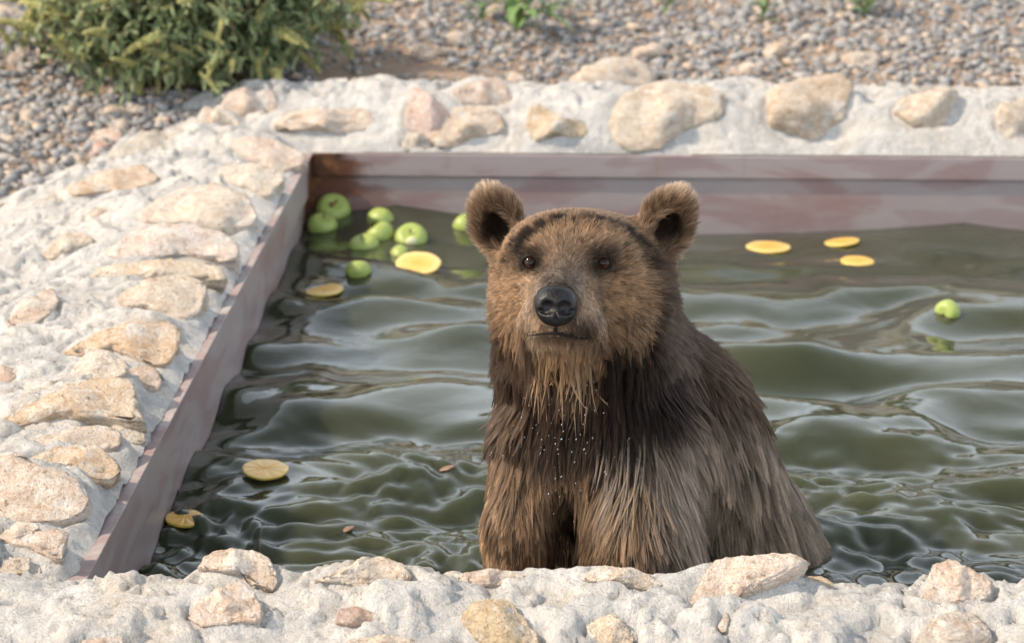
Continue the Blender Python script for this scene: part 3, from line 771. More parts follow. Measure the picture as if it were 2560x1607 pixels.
# ------------------------------------------------- places on the fur, in head pixels (u right, v down, f towards viewer)
def head_uv(P):
    r = P - HC
    return 1440 + (r @ RT) * S0, 650 - (r @ UP) * S0, r @ FWD
def blob(u, v, cu, cv, ru, rv, p=2.0): return np.exp(-((np.abs(u - cu) / ru) ** p + (np.abs(v - cv) / rv) ** p))
EYES = [(1328, 657), (1508, 658)]
def ear_local(P):
    a = (P - EARL) @ EL; b = (P - EARR) @ ER
    return a, b
def fur_map(P, N):
    """length, lift, clumping, flow direction and base colour of the fur at points P with normals N"""
    u, v, f = head_uv(P)
    u = u.astype(float); v = v.astype(float)
    # orthographic v on the body runs a little short because the body leans away; good enough for patterns
    n1 = fbm(P[:, 0] * 22, P[:, 1] * 22, P[:, 2] * 22, 3, 201); n2 = fbm(P[:, 0] * 60, P[:, 1] * 60, P[:, 2] * 60, 2, 202)
    a, b = ear_local(P)
    ea = ((a / np.array([.040, .054, .030])) ** 2).sum(1); eb = ((b / np.array([.041, .055, .030])) ** 2).sum(1)
    ear = smooth(1.35, .85, np.minimum(ea, eb)) * smooth(640, 590, v)
    el = np.where((ea < eb)[:, None], a, b)
    inner = ear * smooth(1.0, .45, (el[:, 0] / .027) ** 2 + ((el[:, 1] + .017) / .036) ** 2) * (el[:, 2] > -.012)
    face = smooth(330, 190, np.hypot((u - 1412), (v - 715) * 1.05)) * smooth(-.02, .05, f)
    face = np.clip(face * 1.15, 0, 1)
    headm = smooth(930, 830, v) * smooth(-.13, -.05, f)
    body = smooth(880, 1010, v)
    noseD = np.hypot(u - 1391, v - 762)
    muzzle = smooth(150, 80, np.hypot((u - 1400), (v - 790))) * smooth(.05, .09, f)
    beard = np.exp(-((u - 1412) / 85) ** 2) * smooth(855, 885, v) * smooth(1000, 915, v) * smooth(-.06, .02, f)
    jowl = (1 - blob(u, v, 1395, 850, 75, 30)) * smooth(760, 850, v) * smooth(960, 880, v) * smooth(-.05, .02, f) * (np.abs(u - 1420) < 210)
    ruff = smooth(620, 760, v) * smooth(1150, 1000, v) * (1 - face)
    # length
    L = .011 + .012 * smooth(150, 300, np.hypot(u - 1412, v - 700)) * (1 - smooth(620, 540, v))
    L = L * (1 - muzzle) + .0065 * muzzle
    for cu, cv in EYES: L = L * (1 - .75 * blob(u, v, cu, cv, 42, 36))
    L = np.where(f > .12, np.minimum(L, .008), L)
    L = L + .012 * ruff + .010 * jowl + (.026 + .02 * n2) * beard
    L = L * (1 - body) + (.036 + .012 * smooth(1000, 1150, v) * smooth(1450, 1700, u)) * body
    left_arm = smooth(1380, 1290, u) * smooth(1090, 1160, v); L = L * (1 - .72 * left_arm)
    belly = smooth(1340, 1390, u) * smooth(1500, 1440, u) * smooth(1150, 1220, v); L = L * (1 - .55 * belly)
    L = L * (1 - ear) + (.017 - .006 * inner) * ear
    L = L * (1 + .25 * n1)
    # lift from the skin and clumping (wetness)
    lift = .36 * headm + .50 * ruff * (1 - body) + .20 * body
    lift = np.clip(lift * (1 - .4 * muzzle), .16, .8)
    lift = lift * (1 - ear) + (.75 - .25 * inner) * ear
    lift = lift * (1 - .65 * beard)
    clump = .30 + .45 * body + .75 * beard + .45 * jowl + .35 * ruff
    clump = np.clip(clump * (1 - .7 * left_arm), 0.05, .92)
    # flow
    away = P - hp(1395, 742, .17)
    away /= np.linalg.norm(away, axis=1)[:, None] + 1e-9
    down = np.zeros_like(P); down[:, 2] = -1
    side = np.sign(u - 1470)[:, None] * RT[None] * np.minimum(np.abs(u - 1470) / 260, 1)[:, None]
    g = np.clip(.30 * smooth(740, 860, v) + .9 * smooth(830, 930, v), 0, 1)[:, None]
    flow = away * (1 - g) + (down + .35 * side * (1 - body[:, None]) + .10 * n1[:, None] * RT[None] * 4) * g
    arm_r = (smooth(1480, 1560, u) * body)[:, None]
    flow = flow + arm_r * (.28 * RT[None] * smooth(1450, 1750, u)[:, None] - .0)
    edir = np.where((ea < eb)[:, None], EL[:, 1][None], ER[:, 1][None]) + .35 * N
    flow = flow * (1 - ear[:, None]) + edir * ear[:, None]
    flow = flow + (.45 * body * fbm(P[:, 0] * 9, P[:, 1] * 9, P[:, 2] * 9, 2, 205))[:, None] * RT[None]
    flow = flow + .26 * np.stack([n2, fbm(P[:, 0] * 60, P[:, 1] * 60, P[:, 2] * 60 + 9, 2, 203), n1 * .5], 1)
    # colour: pigment of the coat, with sun and shade painted in
    def C(*c): return np.array(c)[None]
    def lay(c, m, col): m = np.clip(m, 0, 1)[:, None]; return c * (1 - m) + C(*col) * m
    c = np.repeat(C(.165, .102, .060), len(P), 0)
    c = lay(c, smooth(.0, .5, n1) * .4, (.21, .135, .08))
    cheek = blob(u, v, 1285, 760, 75, 130) + blob(u, v, 1580, 790, 90, 120) * .8 + blob(u, v, 1430, 560, 130, 50) * .6
    c = lay(c, cheek * .6, (.23, .138, .070))
    ell = np.hypot((u - 1438) / 203, (v - 695) / 225)
    c = lay(c, smooth(.96, 1.07, ell) * smooth(640, 700, v) * (1 - ear), (.052, .031, .020))
    c = lay(c, smooth(.98, 1.10, ell) * smooth(690, 760, v) * smooth(1500, 1570, u), (.020, .013, .010))  # right edge of the ruff darkened further, painted shade
    c = lay(c, (blob(u, v, 1318, 606, 48, 20) + blob(u, v, 1530, 602, 60, 24)) * .6, (.25, .165, .10))
    c = lay(c, blob(u, v, 1415, 620, 26, 45) * .6, (.095, .066, .045))
    c = lay(c, muzzle * .6, (.225, .155, .10))
    c = lay(c, blob(u, v, 1338, 768, 30, 62) * .7, (.25, .17, .105))  # sunlit left side of the muzzle painted lighter
    c = lay(c, blob(u, v, 1412, 690, 48, 60) * .8, (.085, .066, .052))          # dusky bridge of the nose
    c = lay(c, blob(u, v, 1395, 712, 48, 34) * .9, (.058, .048, .042))
    c = lay(c, blob(u, v, 1455, 812, 46, 34, 3) * .92, (.026, .017, .012))            # dark lip, deepened by a painted nose shadow
    c = lay(c, blob(u, v, 1395, 836, 62, 13) * .85, (.03, .02, .016))
    c = lay(c, blob(u, v, 1393, 862, 60, 20) * .7, (.235, .155, .09))
    c = lay(c, blob(u, v, 1328, 826, 20, 26) * .8, (.32, .24, .165))
    c = lay(c, blob(u, v, 1502, 812, 9, 40) * .7, (.27, .20, .14))
    c = lay(c, blob(u, v, 1345, 850, 30, 14) * .5, (.30, .22, .15))
    gl = np.exp(-((u - (1345 - .12 * (v - 690))) / 11) ** 2); gr = np.exp(-((u - (1486 + .14 * (v - 690))) / 14) ** 2)
    c = lay(c, (gl * .45 + gr * .7) * smooth(675, 700, v) * smooth(835, 790, v) * smooth(.02, .05, f), (.080, .053, .036))  # creases beside the muzzle, shade painted in, deeper on the right
    for cu, cv in EYES: c = lay(c, blob(u, v, cu + (6 if cu < 1400 else -4), cv - 2, 43, 36, 4) * .97, (.016, .011, .009))
    c = lay(c, blob(u, v, 1338, 634, 30, 16) * .7, (.05, .035, .025)); c = lay(c, blob(u, v, 1505, 628, 42, 22) * .7, (.06, .042, .03))
    # dark broken band over the crown from ear to ear
    ring = np.hypot((u - 1452) / 182, (v - 700) / 150)
    band = np.exp(-((ring - 1.0) / .095) ** 2) * smooth(720, 640, v) * (.7 + .9 * smooth(-.2, .15, n2 + .6 * n1)) * (1 - .6 * blob(u, v, 1445, 550, 35, 60))
    c = lay(c, band, (.014, .009, .007))
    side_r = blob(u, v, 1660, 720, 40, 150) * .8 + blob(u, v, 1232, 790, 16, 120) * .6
    c = lay(c, side_r, (.045, .029, .020))  # edges of the head darkened, with painted shade on the right
    # neck: dark brown, with chin shade painted nearly black on the right
    c = lay(c, smooth(845, 890, v) * (1 - beard), (.045, .026, .016))
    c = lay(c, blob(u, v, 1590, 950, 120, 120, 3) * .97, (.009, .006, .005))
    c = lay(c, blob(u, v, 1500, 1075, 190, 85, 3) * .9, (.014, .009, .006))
    c = lay(c, blob(u, v, 1290, 980, 80, 110) * .6, (.034, .020, .013))
    c = lay(c, blob(u, v, 1690, 900, 50, 170) * .7, (.085, .060, .045))
    c = lay(c, beard * 1.2, (.27, .165, .088))
    # back, arms and belly
    c = lay(c, smooth(1560, 1680, u) * smooth(1020, 1150, v), (.170, .130, .098))
    c = lay(c, smooth(1760, 1880, u) * smooth(1120, 1220, v) * .7, (.22, .17, .125))
    c = lay(c, smooth(1520, 1460, u) * smooth(1120, 1190, v), (.150, .090, .050))
    c = lay(c, smooth(1310, 1240, u) * smooth(1130, 1190, v) * .8, (.26, .175, .105))  # sunlit outer strip of the left foreleg painted lighter
    c = lay(c, blob(u, v, 1425, 1380, 72, 165, 2.6) * .95, (.018, .011, .008))  # shade in the gap between the forelegs, painted into the coat
    c = lay(c, smooth(1480, 1540, u) * smooth(1640, 1560, u) * smooth(1200, 1300, v) * .7, (.21, .14, .085))
    c = lay(c, smooth(.15, .45, n1) * body * .65, (.05, .035, .025))
    # ears: pale tips, dark hollow
    c = lay(c, ear * .9, (.115, .074, .046))
    c = lay(c, ear * smooth(.022, .048, el[:, 1]) * .85, (.30, .215, .14))
    c = lay(c, inner, (.022, .014, .010))
    tip = .18 + .25 * body + .35 * ear * (1 - inner) + .25 * beard
    return np.clip(L, .004, .075), lift, clump, flow, c, tip, u, v, f, ear, body, beard

def mat_skin():
    M = Mat('fur_underlayer')
    a = M.node('Attribute', attribute_name='tint').outputs['Color']
    return M.out(a, .8, None, .1)
SKIN = mat_skin()
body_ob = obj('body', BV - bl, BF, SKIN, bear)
NB = sdf_grad(BV)
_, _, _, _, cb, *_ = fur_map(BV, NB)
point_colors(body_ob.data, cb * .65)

def surf_at(px, py):              # where a sight line meets the skin
    d = ray(px, py); d = d / np.linalg.norm(d); t = 2.6
    for _ in range(80):
        s = float(sdf((CC + d * t)[None])[0]); t += s * .8
        if s < 2e-4: break
    return CC + d * t

# eyes
EYEMAT = Mat('wet_dark_eye').out((.008, .004, .002), .05, None, .2)
IRIS = Mat('brown_iris').out((.034, .014, .006), .06, None, .2)
LID = Mat('dark_eyelid').out((.010, .008, .007), .6, None, .15)
for (cu, cv) in EYES:
    p = surf_at(cu, cv); q = FWD
    rr = .0122
    V, F = ico(4); 
    c0 = p - q * (rr * .62)
    eye = obj('eye', V * rr + c0 - bl, F, EYEMAT, bear)
    A = HEADAX
    disc, fc_ = [], []
    n = 28
    for j, rad in enumerate((0, .35, .62, .66)):
        for i in range(n):
            th = 2 * math.pi * i / n; x, y = rad * math.cos(th), rad * math.sin(th)
            disc.append(c0 + A @ (np.array([x, y - .02, math.sqrt(1 - min(rad, .999) ** 2)]) * rr * 1.012))
    for j in range(1, 3):
        for i in range(n):
            i2 = (i + 1) % n; fc_.append((j * n + i, j * n + i2, (j + 1) * n + i2, (j + 1) * n + i))
    obj('iris', np.array(disc) - bl, fc_, IRIS, eye)
    ring = [c0 + A @ (np.array([1.10 * math.cos(t), .80 * math.sin(t) + .05, .62 - .25 * abs(math.cos(t))]) * rr) for t in np.linspace(0, 2 * math.pi, 37)]
    obj('eyelid', *(lambda vf: (np.array(vf[0]) - bl, vf[1]))(tube(ring, .0024, 8, False)), LID, bear)

# nose leather
NP = [
    ('e', hp(1391, 748, 0.192), (.0270, .0195, .022), HEADAX, .0, 1),
    ('e', hp(1373, 768, 0.196), (.0190, .0195, .021), HEADAX, .012, 1),
    ('e', hp(1410, 769, 0.196), (.0190, .0195, .021), HEADAX, .012, 1),
    ('e', hp(1391, 790, 0.194), (.0185, .0135, .021), HEADAX, .012, 1),
    ('e', hp(1391, 768, 0.188), (.026, .022, .024), HEADAX, .004, 1),
    ('e', hp(1370, 769, 0.223), (.0125, .0108, .0165), rot_in_plane(-35), .004, -1),
    ('e', hp(1413, 770, 0.223), (.0125, .0108, .0165), rot_in_plane(35), .004, -1),
    ('e', hp(1356, 779, 0.217), (.0085, .0038, .012), rot_in_plane(-20), .003, -1),
    ('e', hp(1427, 780, 0.217), (.0085, .0038, .012), rot_in_plane(20), .003, -1),
    ('e', hp(1391, 796, 0.220), (.0016, .016, .008), HEADAX, .003, -1),
]
_np = [(q[0], np.float32(q[1]), np.float32(q[2]), np.float32(q[3]), q[4], q[5]) for q in NP]
nf = lambda P: sdf(P, _np)
c0 = hp(1391, 765, .19)
NV, NF = surface_nets(nf, c0 - .045, c0 + .045, .0017)
def mat_nose():
    M = Mat('wet_nose_leather'); c = M.coord()
    vv = M.voronoi(c, 420.0); n = M.noise(c, 90, 3)
    return M.out(M.ramp(n, (.35, (.006, .006, .007)), (.7, (.014, .013, .015))), M.ramp(n, (.3, .34), (.7, .52)), M.bump(vv, .4, .0010), .3)
NOSE = mat_nose()
obj('nose', NV - bl, NF, NOSE, bear)
lip = [hp(1391, 806, .170), hp(1390, 822, .168), hp(1388, 835, .163)]
for _ in (0,): pass
def on_skin(px, py, out=.0012): p = surf_at(px, py); return p + sdf_grad(p[None])[0] * out
MOUTHM = Mat('dark_lips').out((.012, .008, .007), .75, None, .15)
mo = merge([tube([on_skin(x, y) for x, y in ((1391, 806), (1390, 818), (1388, 832))], [.0030, .0022, .0026], 6),
            tube([on_skin(x, y) for x, y in ((1316, 838), (1328, 837), (1342, 835), (1362, 832), (1388, 830), (1404, 833), (1424, 838), (1446, 843), (1464, 845), (1480, 845), (1492, 844))], [.0004, .0007, .0012, .0022, .0034, .003, .0024, .0018, .0012, .0007, .0004], 6)])
obj('mouth', np.array(mo[0]) - bl, mo[1], MOUTHM, bear)

# ------------------------------------------------- fur
FR = np.random.default_rng(99)
tri = np.concatenate([BF[:, :3], BF[:, [0, 2, 3]]])
A_, B_, C_ = BV[tri[:, 0]], BV[tri[:, 1]], BV[tri[:, 2]]
area = np.linalg.norm(np.cross(B_ - A_, C_ - A_), axis=1) * .5
mid = (A_ + B_ + C_) / 3
um, vm, fm = head_uv(mid)
wgt = area * np.where(vm < 900, 2.6, 1.0) * np.where(mid[:, 2] < -.02, 0, 1)
front = ((sdf_grad(mid) @ FWD) > -.35)
wgt = wgt * np.where(front, 1.0, .35)
wgt = wgt * np.where((fm > .06) & (vm < 880), 1.9, 1.0)
NH = 230000
pick = FR.choice(len(tri), NH, p=wgt / wgt.sum())
r1, r2 = FR.uniform(size=NH), FR.uniform(size=NH); s1 = np.sqrt(r1)
P0 = A_[pick] * (1 - s1)[:, None] + B_[pick] * (s1 * (1 - r2))[:, None] + C_[pick] * (s1 * r2)[:, None]
P0 = P0 - sdf(P0)[:, None] * .8 * sdf_grad(P0)
# no fur on eyes and nose leather
hu, hv, hf = head_uv(P0)
bare = np.zeros(NH, bool)
for cu, cv in EYES: bare |= (((hu - cu) / 18) ** 2 + ((hv - cv) / 13) ** 2 < 1) & (hf > 0)
bare |= nf(P0) < .0012
ML = np.array([(1316, 838), (1328, 837), (1342, 835), (1362, 832), (1388, 830), (1404, 833), (1424, 838), (1446, 843), (1464, 845), (1480, 845), (1492, 844)])
my_ = np.interp(hu, ML[:, 0], ML[:, 1])
mouthd = np.where((hu > 1312) & (hu < 1500) & (hf > .08), np.abs(hv - my_), 99)
bare |= mouthd < 5 - 3.5 * smooth(20, 80, np.abs(hu - 1396))
bare |= (np.abs(hu - 1390) < 4) & (hv > 790) & (hv < 835) & (hf > .1)
P0 = P0[~bare]; NH = len(P0)
N0 = sdf_grad(P0)
L, lift, clump, flow, colr, tipm, hu, hv, hf, earm, bodym, beardm = fur_map(P0, N0)
my_ = np.interp(hu, ML[:, 0], ML[:, 1]); up_ = my_ - hv
L = np.where((up_ > -4) & (up_ < 30) & (hu > 1305) & (hu < 1505) & (hf > .08), np.minimum(L, .0035), L)
L = L * FR.uniform(.6, 1.2, NH) * np.where(FR.uniform(size=NH) < .12 * bodym + .2 * beardm, 1.3, 1.0)
T = flow - (flow * N0).sum(1)[:, None] * N0
T /= np.linalg.norm(T, axis=1)[:, None] + 1e-9
K = 7
t = np.linspace(0, 1, K)[None, :, None]
lf = lift + FR.normal(0, .10, NH)
dirn = T * np.cos(lf)[:, None] + N0 * np.sin(lf)[:, None]
dirn += FR.normal(0, .07, (NH, 3)); dirn /= np.linalg.norm(dirn, axis=1)[:, None]
# hairs leave the skin at their lift angle, then lie down and sag
bend = T * .30 + np.array([0, 0, -.30])[None] * (1 + bodym + 1.5 * beardm)[:, None]
bend = bend * (1 - .85 * earm)[:, None]
PT = P0[:, None] + L[:, None, None] * (dirn[:, None] * t + bend[:, None] * t * t * .5)
# clumping: two levels of tufts
from mathutils.kdtree import KDTree
def clump_pass(PT, spacing_pick, amount, power):
    ids = np.where(spacing_pick)[0]
    kd = KDTree(len(ids))
    for j, i in enumerate(ids): kd.insert(P0[i], j)
    kd.balance()
    own = np.fromiter((ids[kd.find(p)[1]] for p in P0), int, NH)
    same = ((N0[own] * N0).sum(1) > .3) & (np.linalg.norm(P0[own] - P0, axis=1) < .03)
    w = (amount * same)[:, None, None] * t ** power
    return PT * (1 - w) + PT[own] * w, own
PT, own = clump_pass(PT, FR.uniform(size=NH) < .085, clump * .85, 1.0)
PT, own2 = clump_pass(PT, FR.uniform(size=NH) < .022, np.clip(np.clip(clump - .42, 0, 1) * 1.35 + .35 * beardm, 0, .95), 1.25)
# keep hairs outside the body
for k in range(1, K):
    q = PT[:, k]; d = sdf(q); need = d < .0012 * t[0, k, 0] + .0003
    if need.any():
        PT[need, k] = q[need] + (.0012 * t[0, k, 0] + .0006 - d[need])[:, None] * sdf_grad(q[need])
for cu, cv in EYES:               # and off the eyes
    ec = surf_at(cu, cv)
    for k in range(1, K):
        q = PT[:, k]; m = np.linalg.norm(q - ec, axis=1) < .010
        PT[m, k] = ec + (q[m] - ec) / (np.linalg.norm(q[m] - ec, axis=1)[:, None] + 1e-6) * .010
# wet locks: thin pointed strands that run down over the coat
def locks(n, us, vs, length, per, col, r0, lift_end, sway, seed):
    R = np.random.default_rng(seed)
    cand = np.where((hu > us[0]) & (hu < us[1]) & (hv > vs[0]) & (hv < vs[1]) & ((N0 @ FWD) > -.05))[0]
    root = R.choice(cand, n)
    p = P0[root].copy(); ln = R.uniform(*length, n); path = [p.copy()]
    side = R.normal(0, sway, n)
    for k in range(1, K):
        tt = k / (K - 1)
        g = sdf_grad(p)
        d = np.array([0, 0, -1.0])[None] + (side * (1 + .8 * np.sin(3.1 * tt + side * 9)))[:, None] * RT[None] + .12 * flow[root]
        d = d - np.minimum((d * g).sum(1), 0)[:, None] * g
        d /= np.linalg.norm(d, axis=1)[:, None] + 1e-9
        p = p + d * (ln / (K - 1))[:, None]
        want = .0025 + lift_end * tt
        s_ = sdf(p); fix = np.clip(want - s_, 0, .02)
        p = p + fix[:, None] * sdf_grad(p)
        path.append(p.copy())
    path = np.stack(path, 1)
    tt = np.linspace(0, 1, K)
    off = R.normal(0, 1, (n, per, 3)) * r0
    H = path[:, None] + off[:, :, None] * ((1 - tt) ** .8 * .95 + .05 * (tt > 0))[None, None, :, None]
    cut = R.uniform(.75, 1.0, (n, per))                       # some hairs stop short of the tip
    tq = cut[..., None] * tt * (K - 1); i0 = np.minimum(tq.astype(int), K - 2); fr = (tq - i0)[..., None]
    ii = np.arange(n)[:, None, None]; jj = np.arange(per)[None, :, None]
    H = H[ii, jj, i0] * (1 - fr) + H[ii, jj, i0 + 1] * fr
    c_ = np.array(col)[None] * np.exp(R.normal(0, .22, (n, 1)))
    c_ = np.repeat(c_, per, 0) * R.uniform(.85, 1.15, (n * per, 1))
    cp = c_[:, None] * 1.15 * (.65 + .55 * tt)[None, :, None]
    return H.reshape(-1, K, 3), cp
EXTRA = [locks(75, (1315, 1505), (880, 975), (.02, .07), 12, (.19, .122, .070), .0013, .010, .22, 1),
         locks(24, (1330, 1490), (882, 945), (.05, .105), 8, (.29, .19, .108), .0009, .014, .2, 2),
         locks(110, (1225, 1330), (840, 1060), (.03, .07), 12, (.065, .039, .024), .0019, .010, .22, 3),
         locks(90, (1215, 1330), (1000, 1090), (.03, .06), 12, (.085, .052, .032), .0018, .014, .3, 4),
         locks(190, (1515, 1700), (860, 1080), (.04, .085), 12, (.016, .010, .008), .0019, .008, .2, 5),  # right neck locks, shade painted into their colour
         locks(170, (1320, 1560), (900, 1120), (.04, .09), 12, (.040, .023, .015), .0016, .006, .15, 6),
         locks(340, (1500, 1900), (1080, 1330), (.05, .11), 12, (.195, .152, .115), .0015, .006, .14, 7),
         locks(160, (1450, 1640), (1200, 1380), (.05, .10), 12, (.225, .152, .092), .0015, .007, .12, 8),
         locks(90, (1225, 1345), (1110, 1330), (.04, .08), 12, (.19, .118, .068), .0014, .004, .1, 9),
         locks(60, (1560, 1625), (770, 850), (.025, .05), 10, (.13, .085, .052), .0015, .007, .2, 10),
         locks(70, (1255, 1320), (790, 865), (.025, .05), 10, (.20, .125, .07), .0014, .007, .2, 11)]
tuft = FR.normal(0, 1, NH)
shade = 1 + (.22 + .10 * bodym) * tuft[own] + (.14 + .10 * bodym) * tuft[own2] + .14 * FR.normal(0, 1, NH)
shade = np.clip(shade, .35, 1.9)
lum = colr.max(1)
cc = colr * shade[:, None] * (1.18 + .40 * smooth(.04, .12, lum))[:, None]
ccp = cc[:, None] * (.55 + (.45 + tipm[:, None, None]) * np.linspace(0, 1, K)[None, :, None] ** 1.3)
rad = (.00037 * (1 - .72 * np.linspace(0, 1, K) ** 1.4))[None] * (FR.uniform(.7, 1.2, NH) * (.8 + .45 * bodym))[:, None]
XP, XC = np.concatenate([e[0] for e in EXTRA]), np.concatenate([e[1] for e in EXTRA])
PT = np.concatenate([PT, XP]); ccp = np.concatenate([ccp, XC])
rad = np.concatenate([rad, (.00036 * (1 - .75 * np.linspace(0, 1, K) ** 1.3))[None] * FR.uniform(.8, 1.2, len(XP))[:, None]])
NH = len(PT)
fur = bpy.data.hair_curves.new('fur')
fur.add_curves([K] * NH)
fur.position_data.foreach_set('vector', (PT - bl).astype(np.float32).ravel()) if hasattr(fur, 'position_data') else fur.attributes['position'].data.foreach_set('vector', (PT - bl).astype(np.float32).ravel())
ra = fur.attributes.get('radius') or fur.attributes.new('radius', 'FLOAT', 'POINT')
ra.data.foreach_set('value', rad.astype(np.float32).ravel())
ca = fur.attributes.new('tint', 'FLOAT_COLOR', 'POINT')
ca.data.foreach_set('color', np.concatenate([np.clip(ccp, 0, 1), np.ones((NH, K, 1))], 2).astype(np.float32).ravel())
def mat_fur():
    M = Mat('bear_fur'); M.n.remove(M.b)
    a = M.node('Attribute', attribute_name='tint').outputs['Color']
    h = M.node('BsdfHairPrincipled', {'Roughness': .38, 'Radial Roughness': .55, 'Coat': .0, 'IOR': 1.36, 'Random Roughness': .2}, parametrization='COLOR')
    M.l.new(a, h.inputs['Color'])
    df_ = M.node('BsdfDiffuse', {'Color': a})
    mx_ = M.node('MixShader', {0: .62}); M.l.new(h.outputs[0], mx_.inputs[1]); M.l.new(df_.outputs[0], mx_.inputs[2])
    M.l.new(mx_.outputs[0], M.n['Material Output'].inputs['Surface'])
    return M.m
fur.materials.append(mat_fur())
link('fur', fur, bear)

# drops shaken off the wet coat
DROP = Mat('water_drop').out((.55, .58, .60), .05, None, .8)
V, F = ico(1); parts = []
for k in range(90):
    if k < 95: px, py = FR.normal(1395, 70), FR.normal(1090, 95)
    else: px, py = FR.uniform(880, 1240), FR.uniform(850, 1400)
    p = at_y(px, py, FR.uniform(3.18, 3.27) if k < 95 else FR.uniform(3.2, 3.5))
    s = FR.uniform(.00025, .00055)
    d = basis0 = np.array([.5, 0, 1.0]) + FR.normal(0, .25, 3); d /= np.linalg.norm(d)
    W = V * s + (V @ d)[:, None] * d[None] * s * FR.uniform(.5, 3.0) + p
    parts.append((W, F))
dv, df = merge(parts)
tag(obj('water_spray', dv, df, DROP), 'spray of small water drops flying off the bear chest', 'water drops', kind='stuff')

# ================================================================== gravel (uncountable) and the loose rocks lying in it
def pebble_shape(r, n=11):
    bm = bmesh.new()
    for k in range(n):
        v = r.normal(size=3); v /= np.linalg.norm(v)
        bm.verts.new(v * r.uniform(.8, 1.05))
    bmesh.ops.convex_hull(bm, input=bm.verts)
    bmesh.ops.delete(bm, geom=[v for v in bm.verts if not v.link_faces], context='VERTS')
    bmesh.ops.triangulate(bm, faces=bm.faces)
    bm.verts.ensure_lookup_table(); bm.verts.index_update()
    V = np.array([v.co[:] for v in bm.verts]); F = np.array([[v.index for v in f.verts] for f in bm.faces]); bm.free()
    return V, F
PEB = [pebble_shape(np.random.default_rng(300 + k)) for k in range(24)]
def bush_reach(x, y):             # bare trodden earth just right of the bush
    return np.exp(-(((x + .55 + .10 * (y - 6.3)) / .21) ** 4 + ((y - 6.32) / .42) ** 4) * (1 + .6 * fbm(x * 9, y * 9, 0, 2, 92)))
def scatter(n, xr, yr, smin, smax, seed, dens=None):
    r = np.random.default_rng(seed)
    x = r.uniform(*xr, n); y = r.uniform(*yr, n)
    keep = r.uniform(size=n) > (dens(x, y) if dens else 0)
    x, y = x[keep], y[keep]; n = len(x)
    z = ground_h(x, y)
    s = smin * (smax / smin) ** (r.uniform(size=n) ** 2.1)
    pal = np.array([(.225, .23, .245), (.29, .29, .295), (.175, .18, .19), (.36, .335, .31), (.43, .355, .29), (.47, .37, .28), (.27, .245, .22), (.40, .30, .235)])
    pw = np.array([.25, .25, .13, .15, .08, .05, .06, .03])
    pick = r.choice(len(pal), n, p=pw / pw.sum())
    Vs, Fs, Cs, k0 = [], [], [], 0
    for k in range(len(PEB)):
        ids = np.where(r.integers(0, len(PEB), n) == k)[0] if False else np.arange(k, n, len(PEB))
        V, F = PEB[k]
        A = r.uniform(0, 6.28, len(ids)); B = r.uniform(-.5, .5, len(ids))
        sc = np.c_[r.uniform(.75, 1.3, len(ids)), r.uniform(.7, 1.1, len(ids)), r.uniform(.5, .85, len(ids))]
        P = V[None] * sc[:, None] * s[ids][:, None, None]
        cb, sb = np.cos(B)[:, None], np.sin(B)[:, None]
        P = np.stack([P[..., 0] * cb + P[..., 2] * sb, P[..., 1], -P[..., 0] * sb + P[..., 2] * cb], -1)
        ca, sa = np.cos(A)[:, None], np.sin(A)[:, None]
        P = np.stack([P[..., 0] * ca - P[..., 1] * sa, P[..., 0] * sa + P[..., 1] * ca, P[..., 2]], -1)
        P = P + np.c_[x[ids], y[ids], z[ids] + s[ids] * .30][:, None]
        Vs.append(P.reshape(-1, 3)); m = len(V)
        Fs.append((F[None] + (k0 + np.arange(len(ids)) * m)[:, None, None]).reshape(-1, 3)); k0 += m * len(ids)
        Cs.append(np.repeat(.86 * pal[pick[ids]] * r.uniform(.8, 1.2, (len(ids), 1)), m, axis=0))
    return np.concatenate(Vs), np.concatenate(Fs), np.concatenate(Cs)
dens = lambda x, y: 0.97 * bush_reach(x, y) + 0.35 * smooth(.12, .3, fbm(x * 2.2, y * 2.2, 0, 2, 91))
V1, F1, C1 = scatter(42000, (-2.4, 2.1), (5.95, 8.6), .0062, .026, 1, dens)
V2, F2, C2 = scatter(14000, (-2.4, -1.0), (4.6, 6.2), .0062, .026, 2)
V3, F3, C3 = scatter(260, (-2.2, 2.0), (6.05, 8.0), .020, .034, 3, dens)
Vg = np.concatenate([V1, V2, V3]); Fg = np.concatenate([F1, F2 + len(V1), F3 + len(V1) + len(V2)])
PEBBLE = mat_attr('crushed_gravel', 'tint', .9, 90, .5, .2)
go = obj('gravel', Vg, Fg, PEBBLE, smooth_shade=False)
point_colors(go.data, np.concatenate([C1, C2, C3]))
tag(go, 'grey and tan crushed gravel covering the ground behind the pool', 'gravel', kind='stuff')

